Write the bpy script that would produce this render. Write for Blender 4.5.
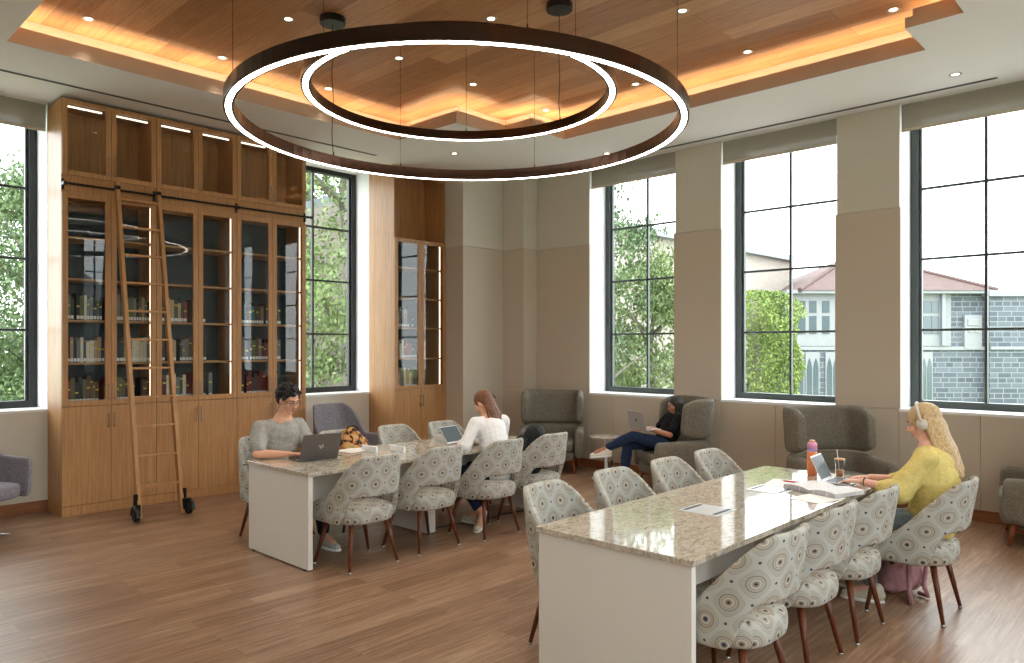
import bpy, bmesh, math, random
from mathutils import Vector, Matrix, Euler, noise
R = math.radians
sc = bpy.context.scene
for o in list(bpy.data.objects): bpy.data.objects.remove(o)
COL = sc.collection

# ---------------------------------------------------------------- camera, world, exposure
cam_d = bpy.data.cameras.new('camera'); cam = bpy.data.objects.new('camera', cam_d); COL.objects.link(cam)
cam_d.sensor_width = 36; cam_d.lens = 36 * 742.8 / 1024
cam_d.shift_y = (346.6 - 331.5) / 1024
cam.location = (0, 0, 1.72); cam.rotation_euler = (R(90), 0, R(43.45 - 90))
cam_d.clip_start = .05; cam_d.clip_end = 300
sc.camera = cam
sc.view_settings.view_transform = 'Standard'; sc.view_settings.look = 'None'
sc.view_settings.gamma = 1; sc.view_settings.use_curve_mapping = False
sc.view_settings.exposure = 1.46
sc.cycles.transparent_max_bounces = 20

w = bpy.data.worlds.new('overcast_sky'); sc.world = w; w.use_nodes = True
bg = w.node_tree.nodes['Background']; bg.inputs[0].default_value = (.93, .97, 1, 1); bg.inputs[1].default_value = 2.9

ZC = 4.27      # ceiling
ZW = 4.60      # wood ceiling in the coffer
WX = 8.50      # window wall plane
WY = 8.92      # left (bookcase) wall plane
BY, BX = -1.3, -1.6
SILL = 1.065
def portal(loc, rot, sx, sy):
    l = bpy.data.lights.new('window_daylight', 'AREA'); l.shape = 'RECTANGLE'; l.size = sx; l.size_y = sy
    l.energy = 1; l.cycles.is_portal = True
    o = bpy.data.objects.new('window_daylight', l); COL.objects.link(o); o.location = loc; o.rotation_euler = rot
for yc in (5.81, 3.76, 1.715, -.33): portal((9.1, yc, 2.65), (R(90), 0, R(90)), 1.4, 3.2)
for xc in (1.6, 5.75): portal((xc, 9.45, 2.65), (R(90), 0, R(180)), 1.4, 3.2)
for xc in (-.4, 1.65, 3.7, 5.75): portal((xc, -1.8, 2.65), (R(90), 0, 0), 1.4, 3.2)

# ---------------------------------------------------------------- materials
def srgb(r, g, b):
    f = lambda v: ((v / 255) / 12.92 if v / 255 <= .04045 else (((v / 255) + .055) / 1.055) ** 2.4)
    return (f(r), f(g), f(b), 1)
class NT:
    def __init__(s, name):
        s.m = bpy.data.materials.new(name); s.m.use_nodes = True; s.t = s.m.node_tree
        s.b = s.t.nodes['Principled BSDF']; s.out = s.t.nodes['Material Output']
    def n(s, typ, **k):
        nd = s.t.nodes.new(typ)
        for a, v in k.items(): setattr(nd, a, v)
        return nd
    def l(s, a, b): s.t.links.new(a, b)
    def coord(s, kind='Object', scale=(1, 1, 1), rot=(0, 0, 0)):
        c = s.n('ShaderNodeTexCoord'); mp = s.n('ShaderNodeMapping'); mp.inputs['Scale'].default_value = scale
        mp.inputs['Rotation'].default_value = rot
        s.l(c.outputs[kind], mp.inputs[0]); return mp.outputs[0]
    def noise(s, vec, scale, detail=4, rough=.6, dist=0):
        nd = s.n('ShaderNodeTexNoise'); nd.inputs['Scale'].default_value = scale; nd.inputs['Detail'].default_value = detail
        nd.inputs['Roughness'].default_value = rough; nd.inputs['Distortion'].default_value = dist
        if vec: s.l(vec, nd.inputs['Vector'])
        return nd.outputs['Fac']
    def ramp(s, fac, stops, interp='LINEAR'):
        r = s.n('ShaderNodeValToRGB'); e = r.color_ramp; e.interpolation = interp
        while len(e.elements) > len(stops): e.elements.remove(e.elements[-1])
        while len(e.elements) < len(stops): e.elements.new(.5)
        for el, (p, c) in zip(e.elements, stops): el.position = p; el.color = c
        s.l(fac, r.inputs[0]); return r.outputs[0]
    def mix(s, fac, a, b, mode='MIX'):
        m = s.n('ShaderNodeMix', data_type='RGBA', blend_type=mode)
        for sock, v in ((m.inputs[0], fac), (m.inputs[6], a), (m.inputs[7], b)):
            if hasattr(v, 'is_output'): s.l(v, sock)
            else: sock.default_value = v
        return m.outputs[2]
    def math(s, op, a, b=0.0):
        m = s.n('ShaderNodeMath', operation=op)
        for sock, v in ((m.inputs[0], a), (m.inputs[1], b)):
            if hasattr(v, 'is_output'): s.l(v, sock)
            else: sock.default_value = v
        return m.outputs[0]
    def bump(s, h, strength=.3, dist=.002):
        b = s.n('ShaderNodeBump'); b.inputs['Strength'].default_value = strength; b.inputs['Distance'].default_value = dist
        s.l(h, b.inputs['Height']); s.l(b.outputs[0], s.b.inputs['Normal'])
    def base(s, c):
        if hasattr(c, 'is_output'): s.l(c, s.b.inputs['Base Color'])
        else: s.b.inputs['Base Color'].default_value = c
    def set(s, rough=.5, metal=0, spec=.5, coat=0):
        s.b.inputs['Roughness'].default_value = rough; s.b.inputs['Metallic'].default_value = metal
        s.b.inputs['Specular IOR Level'].default_value = spec; s.b.inputs['Coat Weight'].default_value = coat
        return s
M = {}
def flat(key, rgb, rough=.5, metal=0, spec=.5, coat=0, var=.08, nscale=40):
    t = NT(key); c = srgb(*rgb)
    f = t.noise(t.coord(), nscale, 3)
    d = tuple(x * (1 - var) for x in c[:3]) + (1,); e = tuple(min(1, x * (1 + var)) for x in c[:3]) + (1,)
    t.base(t.ramp(f, [(.3, d), (.7, e)])); t.set(rough, metal, spec, coat); M[key] = t.m; return t.m
def emit(key, rgb, strength):
    t = NT(key); t.base((0, 0, 0, 1)); t.b.inputs['Emission Color'].default_value = srgb(*rgb)
    t.b.inputs['Emission Strength'].default_value = strength; M[key] = t.m
def wood(key, dark, mid, light, grain=(14, 14, .6), rough=.42, spec=.4, scale=3.0):
    t = NT(key); v = t.coord('Object', grain)
    a = t.noise(v, scale, 6, .62, .4); b = t.noise(v, scale * 7, 3, .6)
    m = t.math('ADD', t.math('MULTIPLY', a, .7), t.math('MULTIPLY', b, .3))
    t.base(t.ramp(m, [(.32, srgb(*dark)), (.5, srgb(*mid)), (.68, srgb(*light))]))
    t.bump(b, .08, .001); t.set(rough, 0, spec); M[key] = t.m
def planks(key, vecscale, bw, rh, dark, mid, light, rough, rot=0, gap=.0018, gapcol=(60, 40, 28), coat=0, contrast=.5, grainstretch=(1.2, 16, 16), spec=.5):
    t = NT(key); c = t.coord('Object', (1, 1, 1), (0, 0, rot))
    br = t.n('ShaderNodeTexBrick'); br.offset = .37; br.offset_frequency = 2; br.squash = 1
    br.inputs['Scale'].default_value = 1; br.inputs['Brick Width'].default_value = bw; br.inputs['Row Height'].default_value = rh
    br.inputs['Mortar Size'].default_value = gap; br.inputs['Mortar Smooth'].default_value = .1
    br.inputs['Color1'].default_value = (0, 0, 0, 1); br.inputs['Color2'].default_value = (1, 1, 1, 1); br.inputs['Mortar'].default_value = (.5, .5, .5, 1)
    t.l(c, br.inputs['Vector'])
    mp = t.n('ShaderNodeMapping'); mp.inputs['Scale'].default_value = grainstretch; t.l(c, mp.inputs[0])
    off = t.n('ShaderNodeVectorMath', operation='ADD'); t.l(mp.outputs[0], off.inputs[0]); 
    sc2 = t.n('ShaderNodeVectorMath', operation='SCALE'); t.l(br.outputs['Color'], sc2.inputs[0]); sc2.inputs['Scale'].default_value = 37
    t.l(sc2.outputs[0], off.inputs[1])
    a = t.noise(off.outputs[0], 2.2, 7, .65, .6); b = t.noise(off.outputs[0], 14, 3, .7)
    sep = t.n('ShaderNodeSeparateColor'); t.l(br.outputs['Color'], sep.inputs[0])
    m = t.math('ADD', t.math('MULTIPLY', a, 1 - contrast), t.math('MULTIPLY', sep.outputs[0], contrast * .55))
    m = t.math('ADD', m, t.math('MULTIPLY', t.math('SUBTRACT', b, .5), .25))
    lo = .5 * (1 - contrast) + contrast * .27
    col = t.ramp(m, [(lo - .2, srgb(*dark)), (lo, srgb(*mid)), (lo + .2, srgb(*light))])
    t.base(t.mix(br.outputs['Fac'], col, srgb(*gapcol))); t.bump(b, .06, .001); t.set(rough, 0, spec, coat); M[key] = t.m
def glass(key, tint=(1, 1, 1, 1), gl=1.0, rough=0.0):
    t = NT(key); t.t.nodes.remove(t.b)
    tr = t.n('ShaderNodeBsdfTransparent'); tr.inputs[0].default_value = tint
    g = t.n('ShaderNodeBsdfGlossy'); g.inputs['Roughness'].default_value = rough
    fr = t.n('ShaderNodeFresnel'); fr.inputs[0].default_value = 1.5
    mx = t.n('ShaderNodeMixShader'); geo = t.n('ShaderNodeNewGeometry'); front = t.math('SUBTRACT', 1.0, geo.outputs['Backfacing'])
    t.l(t.math('MULTIPLY', t.math('MULTIPLY', fr.outputs[0], front), gl), mx.inputs[0]); t.l(tr.outputs[0], mx.inputs[1]); t.l(g.outputs[0], mx.inputs[2])
    t.l(mx.outputs[0], t.out.inputs[0]); M[key] = t.m
def weave(key, a, b, scale=260, rough=.95, big=6):
    t = NT(key); c = t.coord()
    n1 = t.noise(t.coord('Object', (1, 1, .15)), scale, 2, .7); n2 = t.noise(t.coord('Object', (.15, .15, 1)), scale, 2, .7); n3 = t.noise(c, big, 3)
    m = t.math('ADD', t.math('MULTIPLY', t.math('ADD', n1, n2), .46), t.math('MULTIPLY', n3, .08))
    t.base(t.ramp(m, [(.4, srgb(*a)), (.6, srgb(*b))])); t.bump(m, .4, .003); t.set(rough, 0, .2); M[key] = t.m

wood('cab_wood', (158, 112, 70), (184, 136, 88), (202, 156, 106))
wood('walnut_leg', (70, 34, 20), (104, 54, 32), (128, 72, 44), (10, 10, 1), .35)
wood('orange_leg', (120, 62, 34), (150, 82, 48), (172, 100, 62), (10, 10, 1), .4)
wood('base_wood', (120, 72, 42), (150, 96, 60), (170, 112, 74), (.8, .8, 12), .45)
planks('floor_wood', 1, 1.22, .15, (106, 76, 56), (142, 109, 84), (180, 150, 122), .36, gapcol=(98, 74, 56), contrast=.22, spec=.5, grainstretch=(1.0, 22, 16), gap=.001)
planks('ceiling_wood', 1, 2.4, .24, (138, 94, 60), (178, 128, 86), (204, 156, 112), .42, rot=R(90), gapcol=(110, 66, 38), contrast=.5, spec=.35)
flat('ceiling_paint', (238, 236, 230), .9, var=.01, nscale=2)
flat('fascia_paint', (205, 180, 158), .8, var=.01)
flat('wall_paint', (216, 210, 196), .9, var=.01, nscale=2)
flat('reveal_paint', (240, 242, 244), .8, var=.01)
def fabric_wall(key, a, b):
    t = NT(key); f = t.noise(t.coord('Object', (1, 1, 1)), 160, 3, .7); t.base(t.ramp(f, [(.35, srgb(*a)), (.65, srgb(*b))])); t.bump(f, .15, .001); t.set(.95, 0, .15); M[key] = t.m
fabric_wall('panel_tan', (198, 186, 168), (208, 196, 178)); fabric_wall('panel_light', (208, 203, 188), (218, 213, 199))
flat('win_frame', (66, 74, 73), .4, var=.05); flat('dark_frame', (34, 36, 38), .4, var=.05)
flat('sill_white', (238, 238, 236), .45, var=.01)
flat('slot_dark', (60, 58, 54), .6)
glass('window_glass', (.97, .99, .985, 1), .55); glass('door_glass', (.93, .95, .95, 1), 1.0); glass('cup_glass', (.95, .96, .96, 1), 1.3)
flat('table_white', (228, 222, 214), .5, var=.01, nscale=3)
flat('black_metal', (24, 24, 24), .35, .3); flat('black_plastic', (22, 22, 24), .5); flat('rubber', (18, 18, 18), .7)
flat('steel', (190, 190, 188), .28, .95); flat('bronze_black', (58, 42, 32), .22, .85, var=.15, nscale=6); flat('nickel', (170, 160, 148), .3, .9)
flat('laptop_grey', (112, 110, 108), .35, .75); flat('laptop_silver', (196, 196, 198), .35, .6); flat('screen_dark', (52, 60, 62), .35, 0, .25); flat('key_dark', (36, 37, 40), .5)
flat('back_teal', (50, 66, 74), .55, var=.1, nscale=4); flat('paper', (244, 243, 240), .7, var=.01); flat('red', (205, 40, 40), .4); flat('white_plastic', (236, 238, 240), .35, var=.01)
weave('wing_fabric', (92, 87, 76), (146, 139, 125), 300); weave('purple_fabric', (116, 112, 118), (158, 153, 160), 200)
weave('tshirt_grey', (150, 148, 142), (176, 174, 167), 300, big=9); weave('white_knit', (232, 230, 230), (248, 247, 246), 260); weave('black_tee', (20, 20, 22), (34, 34, 36), 220)
weave('yellow_knit', (214, 192, 112), (234, 216, 142), 200, big=10); weave('denim', (28, 40, 64), (48, 64, 94), 260); weave('denim_pale', (104, 118, 124), (136, 148, 152), 260); weave('trousers', (34, 40, 52), (50, 56, 70), 260)
flat('skin_a', (226, 170, 138), .55, var=.05); flat('skin_b', (186, 128, 98), .55, var=.05); flat('skin_c', (235, 180, 158), .55, var=.04)
def hairmat(key, a, b, rough=.45):
    t = NT(key); f = t.noise(t.coord('Object', (60, 60, 5)), 3, 5, .7, .6); t.base(t.ramp(f, [(.35, srgb(*a)), (.65, srgb(*b))])); t.bump(f, .9, .008); t.set(rough, 0, .4); M[key] = t.m
hairmat('hair_black', (16, 14, 14), (40, 34, 32)); hairmat('hair_brown', (74, 44, 30), (156, 104, 72)); hairmat('hair_blonde', (172, 130, 82), (240, 214, 164), .4); hairmat('hair_dark', (20, 16, 15), (50, 40, 34))
flat('lip', (178, 96, 88), .5); flat('eye_white', (230, 226, 220), .3); flat('eye_dark', (36, 26, 20), .3); flat('brow', (50, 34, 26), .8); flat('stubble', (120, 84, 68), .7)
flat('shoe_white', (236, 232, 222), .7, var=.03); flat('shoe_grey', (190, 184, 176), .8); flat('shoe_beige', (206, 196, 176), .8); flat('shoe_blue', (60, 120, 190), .6)
flat('pink_canvas', (186, 140, 146), .85, var=.08, nscale=12); flat('black_canvas', (24, 25, 28), .85); flat('orange_plastic', (238, 146, 96), .35); flat('pink_plastic', (226, 150, 188), .35); flat('lilac_plastic', (168, 140, 196), .35); flat('cork', (214, 168, 128), .6); flat('coffee', (206, 150, 100), .3); flat('headphone', (206, 196, 184), .4); flat('red_orange', (235, 80, 45), .5)
flat('asphalt', (150, 148, 146), .9); flat('grass', (116, 140, 74), .95, nscale=3, var=.3); flat('bark', (110, 104, 94), .9, var=.2); flat('bounce_ground', (176, 172, 166), .9); flat('stucco', (226, 216, 202), .9, var=.03); flat('trim_stone', (128, 130, 132), .9, var=.04, nscale=5); flat('roof_cap', (126, 132, 140), .6); flat('dark_glass', (70, 82, 86), .15)
for k, a, b in (('leaf_light', (84, 104, 58), (128, 144, 94)), ('leaf_mid', (58, 80, 50), (104, 122, 80)), ('leaf_ivy', (84, 106, 46), (132, 148, 80))):
    t = NT(k); f = t.noise(t.coord(), 3.5, 5, .7); t.base(t.ramp(f, [(.35, srgb(*a)), (.65, srgb(*b))])); t.set(.7, 0, .3); t.b.inputs['Transmission Weight'].default_value = 0; M[k] = t.m
emit('led_white', (255, 244, 230), 7); emit('led_warm', (255, 236, 196), 11); emit('led_strip', (255, 232, 205), 1.1); emit('spot', (255, 236, 205), 2.5)

# quartz table top
t = NT('quartz'); c = t.coord(); n1 = t.noise(t.coord('Object', (1, 2.2, 1), (0, 0, .5)), 16, 8, .75, 1.2); n2 = t.noise(c, 90, 3, .7)
m = t.math('ADD', t.math('MULTIPLY', n1, .75), t.math('MULTIPLY', n2, .25))
t.base(t.ramp(m, [(.36, srgb(116, 102, 86)), (.44, srgb(168, 156, 138)), (.52, srgb(204, 194, 178)), (.66, srgb(228, 220, 207))])); t.set(.06, 0, .55, .35); t.b.inputs['Coat Roughness'].default_value = .03; M['quartz'] = t.m
# roof tiles, ashlar stone
def bricks(key, bw, rh, c1, c2, mortar, size=.02, uv='UV'):
    t = NT(key); c = t.coord(uv); br = t.n('ShaderNodeTexBrick'); br.inputs['Scale'].default_value = 1; br.inputs['Brick Width'].default_value = bw; br.inputs['Row Height'].default_value = rh
    br.inputs['Mortar Size'].default_value = size; br.squash = .6; br.squash_frequency = 3; br.offset = .43
    br.inputs['Color1'].default_value = srgb(*c1); br.inputs['Color2'].default_value = srgb(*c2); br.inputs['Mortar'].default_value = srgb(*mortar); t.l(c, br.inputs['Vector'])
    n = t.noise(t.coord(uv), 2.6, 4, .7); col = t.mix(t.math('MULTIPLY', n, .5), br.outputs['Color'], srgb(*[(p + q) // 2 + 14 for p, q in zip(c1, c2)])); t.base(col); t.set(.9); M[key] = t.m
bricks('ashlar', .46, .17, (58, 64, 72), (88, 95, 103), (122, 124, 126), .016); bricks('roof_tile', .35, .16, (72, 53, 50), (86, 66, 62), (62, 46, 44), .012); bricks('pale_brick', .3, .09, (140, 130, 122), (150, 142, 133), (132, 123, 115), .008)

# chair fabric: staggered ringed medallions with dotted rims and petal-like ogees
t = NT('medallion_fabric'); uv = t.n('ShaderNodeTexCoord').outputs['UV']; sp = t.n('ShaderNodeSeparateXYZ'); t.l(uv, sp.inputs[0])
CX, CY = .176, .192
def lattice(ox, oy):
    gx = t.math('ADD', t.math('DIVIDE', sp.outputs[0], CX), ox); gy = t.math('ADD', t.math('DIVIDE', sp.outputs[1], CY), oy)
    fx = t.math('MULTIPLY', t.math('SUBTRACT', t.math('FRACT', gx), .5), CX); fy = t.math('MULTIPLY', t.math('SUBTRACT', t.math('FRACT', gy), .5), CY)
    d = t.math('SQRT', t.math('ADD', t.math('MULTIPLY', fx, fx), t.math('MULTIPLY', fy, fy)))
    an = t.math('ARCTAN2', fy, fx)
    cell = t.n('ShaderNodeCombineXYZ'); t.l(t.math('FLOOR', gx), cell.inputs[0]); t.l(t.math('FLOOR', gy), cell.inputs[1]); cell.inputs[2].default_value = ox * 7
    wn = t.n('ShaderNodeTexWhiteNoise'); t.l(cell.outputs[0], wn.inputs['Vector'])
    return d, an, wn.outputs['Value']
dA, aA, wA = lattice(0, 0); dB, aB, wB = lattice(.5, .5)
isB = t.math('LESS_THAN', dB, dA); d = t.math('MINIMUM', dA, dB); dfar = t.math('MAXIMUM', dA, dB)
def sel(a, b): return t.math('ADD', t.math('MULTIPLY', a, t.math('SUBTRACT', 1.0, isB)), t.math('MULTIPLY', b, isB))
an = sel(aA, aB); wn = sel(wA, wB)
base_c, oge = srgb(177, 174, 163), srgb(184, 183, 175)
def band(v, c, wd):
    return t.math('LESS_THAN', t.math('ABSOLUTE', t.math('SUBTRACT', v, c)), wd)
fo = t.math('ABSOLUTE', t.math('ADD', t.math('COSINE', t.math('MULTIPLY', sp.outputs[0], 2 * math.pi / CX)), t.math('COSINE', t.math('MULTIPLY', sp.outputs[1], 2 * math.pi / CY))))
col = t.mix(t.math('LESS_THAN', fo, .50), base_c, oge)               # pale lens shapes between the medallions
col = t.mix(t.math('MULTIPLY', band(fo, .50, .045), .5), col, srgb(112, 118, 128))
col = t.mix(t.math('MULTIPLY', band(fo, .80, .025), .35), col, srgb(128, 124, 118))
ringdots = t.math('GREATER_THAN', t.math('SINE', t.math('MULTIPLY', sp.outputs[0], 900)), .0)
col = t.mix(t.math('MULTIPLY', t.math('MULTIPLY', band(fo, 1.02, .05), ringdots), .35), col, srgb(140, 126, 110))
dC, aC, wC = lattice(.5, 0); dD, aD, wD = lattice(0, .5); dS = t.math('MINIMUM', dC, dD)
col = t.mix(t.math('LESS_THAN', dS, .0065), col, srgb(70, 76, 88))
dots = t.math('GREATER_THAN', t.math('SINE', t.math('MULTIPLY', an, 34)), -.1)
col = t.mix(t.math('LESS_THAN', d, .037), col, srgb(170, 164, 150))
col = t.mix(t.math('MULTIPLY', band(d, .0372, .0016), .8), col, srgb(88, 92, 100))
tan = t.mix(wn, srgb(178, 150, 122), srgb(180, 174, 164))
col = t.mix(band(d, .0305, .0026), col, tan)
col = t.mix(t.math('MULTIPLY', t.math('MULTIPLY', band(d, .025, .0013), dots), .7), col, srgb(112, 108, 104))
col = t.mix(band(d, .019, .0026), col, srgb(196, 190, 176))
col = t.mix(t.math('LESS_THAN', d, .0112), col, t.mix(t.math('GREATER_THAN', wn, .5), srgb(82, 92, 106), srgb(134, 122, 112)))
col = t.mix(t.math('LESS_THAN', d, .0055), col, srgb(56, 56, 64))
nz = t.noise(t.coord('UV', (1, 1, 1)), 700, 2, .6); col = t.mix(.22, col, t.ramp(nz, [(.3, srgb(120, 120, 120)), (.7, srgb(236, 236, 232))]), 'SOFT_LIGHT')
t.base(col); t.bump(nz, .2, .001); t.set(.9, 0, .2); M['medallion_fabric'] = t.m
# open-book page print
t = NT('printed_page'); c = t.coord('Object'); s2 = t.n('ShaderNodeSeparateXYZ'); t.l(c, s2.inputs[0]); ln = t.math('GREATER_THAN', t.math('SINE', t.math('MULTIPLY', s2.outputs[1], 900)), .2)
wd = t.math('GREATER_THAN', t.noise(t.coord('Object', (90, 400, 1)), 1, 2), .42); t.base(t.mix(t.math('MULTIPLY', t.math('MULTIPLY', ln, wd), .5), srgb(236, 235, 234), srgb(110, 110, 118))); t.set(.6); M['printed_page'] = t.m
# plaid bag
t = NT('plaid_orange'); c = t.coord(); n = t.noise(c, 16, 3, .6, .8); t.base(t.ramp(n, [(.42, srgb(44, 34, 28)), (.47, srgb(196, 130, 74)), (.56, srgb(214, 160, 104)), (.66, srgb(150, 150, 90))])); t.set(.9); M['plaid_orange'] = t.m

# ---------------------------------------------------------------- mesh helpers
class MB:
    def __init__(s): s.v = []; s.f = []; s.m = []; s.uv = {}
    def add(s, vs, fs, m=0, uvs=None):
        b = len(s.v); s.v += [tuple(v) for v in vs]
        for i, f in enumerate(fs):
            if uvs: s.uv[len(s.f)] = uvs[i]
            s.f.append(tuple(b + j for j in f)); s.m.append(m)
        return s
    def box(s, x0, x1, y0, y1, z0, z1, m=0):
        return s.add([(x0, y0, z0), (x1, y0, z0), (x1, y1, z0), (x0, y1, z0), (x0, y0, z1), (x1, y0, z1), (x1, y1, z1), (x0, y1, z1)],
              [(3, 2, 1, 0), (4, 5, 6, 7), (0, 1, 5, 4), (1, 2, 6, 5), (2, 3, 7, 6), (3, 0, 4, 7)], m)
    def cyl(s, p0, p1, r0, r1=None, n=12, m=0, caps=True):
        r1 = r0 if r1 is None else r1; p0, p1 = Vector(p0), Vector(p1); ax = (p1 - p0).normalized()
        u = ax.orthogonal().normalized(); w_ = ax.cross(u); vs = []
        for p, r in ((p0, r0), (p1, r1)):
            for i in range(n):
                a = 2 * math.pi * i / n; vs.append(p + u * (r * math.cos(a)) + w_ * (r * math.sin(a)))
        fs = [(i, (i + 1) % n, n + (i + 1) % n, n + i) for i in range(n)]
        if caps: fs += [tuple(range(n - 1, -1, -1)), tuple(range(n, 2 * n))]
        return s.add(vs, fs, m)
    def lathe(s, prof, c=(0, 0, 0), n=24, m=0, ax=None):
        vs = []; A = ax or Matrix.Identity(3)
        for r, z in prof:
            for i in range(n):
                a = 2 * math.pi * i / n; vs.append(Vector(c) + A @ Vector((r * math.cos(a), r * math.sin(a), z)))
        fs = [(k * n + i, k * n + (i + 1) % n, (k + 1) * n + (i + 1) % n, (k + 1) * n + i) for k in range(len(prof) - 1) for i in range(n)]
        if prof[0][0] > 1e-5: fs.append(tuple(range(n - 1, -1, -1)))
        if prof[-1][0] > 1e-5: fs.append(tuple((len(prof) - 1) * n + i for i in range(n)))
        return s.add(vs, fs, m)
    def tube(s, pts, r, n=8, m=0):
        pts = [Vector(p) for p in pts]; rs = r if isinstance(r, (list, tuple)) else [r] * len(pts); vs = []
        d0 = (pts[1] - pts[0]).normalized(); u = d0.orthogonal().normalized()
        for k, p in enumerate(pts):
            d = (pts[min(k + 1, len(pts) - 1)] - pts[max(k - 1, 0)]).normalized(); u = (u - d * u.dot(d)).normalized(); w_ = d.cross(u)
            for i in range(n):
                a = 2 * math.pi * i / n; vs.append(p + (u * math.cos(a) + w_ * math.sin(a)) * rs[k])
        fs = [(k * n + i, k * n + (i + 1) % n, (k + 1) * n + (i + 1) % n, (k + 1) * n + i) for k in range(len(pts) - 1) for i in range(n)]
        fs += [tuple(range(n - 1, -1, -1)), tuple((len(pts) - 1) * n + i for i in range(n))]
        return s.add(vs, fs, m)
    def prism(s, poly, z0, z1, m=0):
        n = len(poly); vs = [(x, y, z0) for x, y in poly] + [(x, y, z1) for x, y in poly]
        return s.add(vs, [tuple(range(n - 1, -1, -1)), tuple(range(n, 2 * n))] + [(i, (i + 1) % n, n + (i + 1) % n, n + i) for i in range(n)], m)
    def tf(s, mat, start=0):
        for i in range(start, len(s.v)): s.v[i] = tuple(mat @ Vector(s.v[i]))
        return s
    def build(s, name, mats, parent=None, smooth=False, bevel=0, sub=0, boxuv=False, segs=2, recalc=True):
        me = bpy.data.meshes.new(name); me.from_pydata(s.v, [], s.f)
        for mt in (mats if isinstance(mats, (list, tuple)) else [mats]): me.materials.append(M[mt])
        for p, k in zip(me.polygons, s.m): p.material_index = k
        if s.uv or boxuv:
            lay = me.uv_layers.new(name='UVMap'); me.calc_loop_triangles()
            for p in me.polygons:
                if p.index in s.uv:
                    for li, q in zip(p.loop_indices, s.uv[p.index]): lay.data[li].uv = q
                elif boxuv:
                    nn = p.normal; ax = max(range(3), key=lambda k: abs(nn[k]))
                    for li in p.loop_indices:
                        c = me.vertices[me.loops[li].vertex_index].co
                        lay.data[li].uv = (c[1], c[2]) if ax == 0 else ((c[0], c[2]) if ax == 1 else (c[0], c[1]))
        if recalc:
            b = bmesh.new(); b.from_mesh(me); bmesh.ops.recalc_face_normals(b, faces=b.faces); b.to_mesh(me); b.free()
        if smooth:
            for p in me.polygons: p.use_smooth = True
        o = bpy.data.objects.new(name, me); COL.objects.link(o)
        if parent: o.parent = parent
        if bevel:
            bv = o.modifiers.new('bevel', 'BEVEL'); bv.width = bevel; bv.segments = segs; bv.limit_method = 'ANGLE'; bv.angle_limit = R(35)
            bv.harden_normals = False
        if sub:
            su = o.modifiers.new('sub', 'SUBSURF'); su.levels = su.render_levels = sub
        return o
def tag(o, label, cat=None, group=None, kind=None):
    if label: o['label'] = label
    if cat: o['category'] = cat
    if group: o['group'] = group
    if kind: o['kind'] = kind
    return o
def struct(o): o['kind'] = 'structure'; return o
def thing(name, label, cat, loc=(0, 0, 0), rz=0, group=None):
    o = bpy.data.objects.new(name, None); COL.objects.link(o); o.location = loc; o.rotation_euler = (0, 0, rz); o.empty_display_size = .1
    return tag(o, label, cat, group)
KIDS = {}
def copy_tree(o, parent=None):
    c = o.copy(); COL.objects.link(c)
    if parent: c.parent = parent; c.matrix_parent_inverse = o.matrix_parent_inverse.copy()
    for ch in [x for x in bpy.data.objects if x.parent == o]: copy_tree(ch, c)
    return c
def place(o, loc, rz, label, group=None):
    o.location = loc; o.rotation_euler = (0, 0, rz); o['label'] = label
    if group: o['group'] = group
    return o
def smooth(a, b, x):
    x = max(0, min(1, (x - a) / (b - a))); return x * x * (3 - 2 * x)
random.seed(4)

# ---------------------------------------------------------------- room shell
struct(MB().box(BX - .3, WX + .5, BY - .3, WY + .6, -.1, 0).build('floor', 'floor_wood'))
def wall_with_openings(name, along, plane, depth, a0, a1, ops, mats, sign):
    """wall running along x or y; openings from SILL to the ceiling"""
    mb = MB(); cur = a0
    def bx(p, q, z0, z1, d=depth, m=0):
        lo, hi = sorted((plane, plane + sign * d))
        if along == 'y': mb.box(lo, hi, p, q, z0, z1, m)
        else: mb.box(p, q, lo, hi, z0, z1, m)
    for (p, q) in sorted(ops):
        bx(cur, p, 0, ZC + .05); bx(p, q, 0, SILL - .02); bx(p, q, 4.30, 4.45); cur = q
    bx(cur, a1, 0, ZC + .05)
    o = struct(mb.build(name, mats))
    return o
OPX = [(-.99, .413), (1.014, 2.417), (3.06, 4.463), (5.107, 6.51)]       # on the window wall, along y
wall_with_openings('wall_right', 'y', WX, .48, BY - .3, WY + .4, OPX, 'reveal_paint', 1)
OPL = [(.91, 2.31), (5.02, 6.43)]
wall_with_openings('wall_left', 'x', WY, .48, BX - .3, WX + .48, OPL, 'reveal_paint', 1)
OPB = [(-1.1, .3), (.95, 2.35), (3.0, 4.4), (5.42, 6.1)]
wall_with_openings('wall_back', 'x', BY, .48, BX - .3, WX + .48, OPB, 'wall_paint', -1)
struct(MB().box(BX - .2, BX, BY, WY, 0, ZC + .05).build('wall_near', 'wall_paint'))
# painted face of the left wall
mb = MB()
for a, b, z0, z1 in ((BX, .905, 0, ZC), (.905, 2.312, 0, SILL - .025), (2.312, 5.015, 0, ZC), (5.015, 6.435, 0, SILL - .025)): mb.box(a, b, WY - .012, WY, z0, z1)
struct(mb.build('trim_1', 'wall_paint'))
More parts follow.
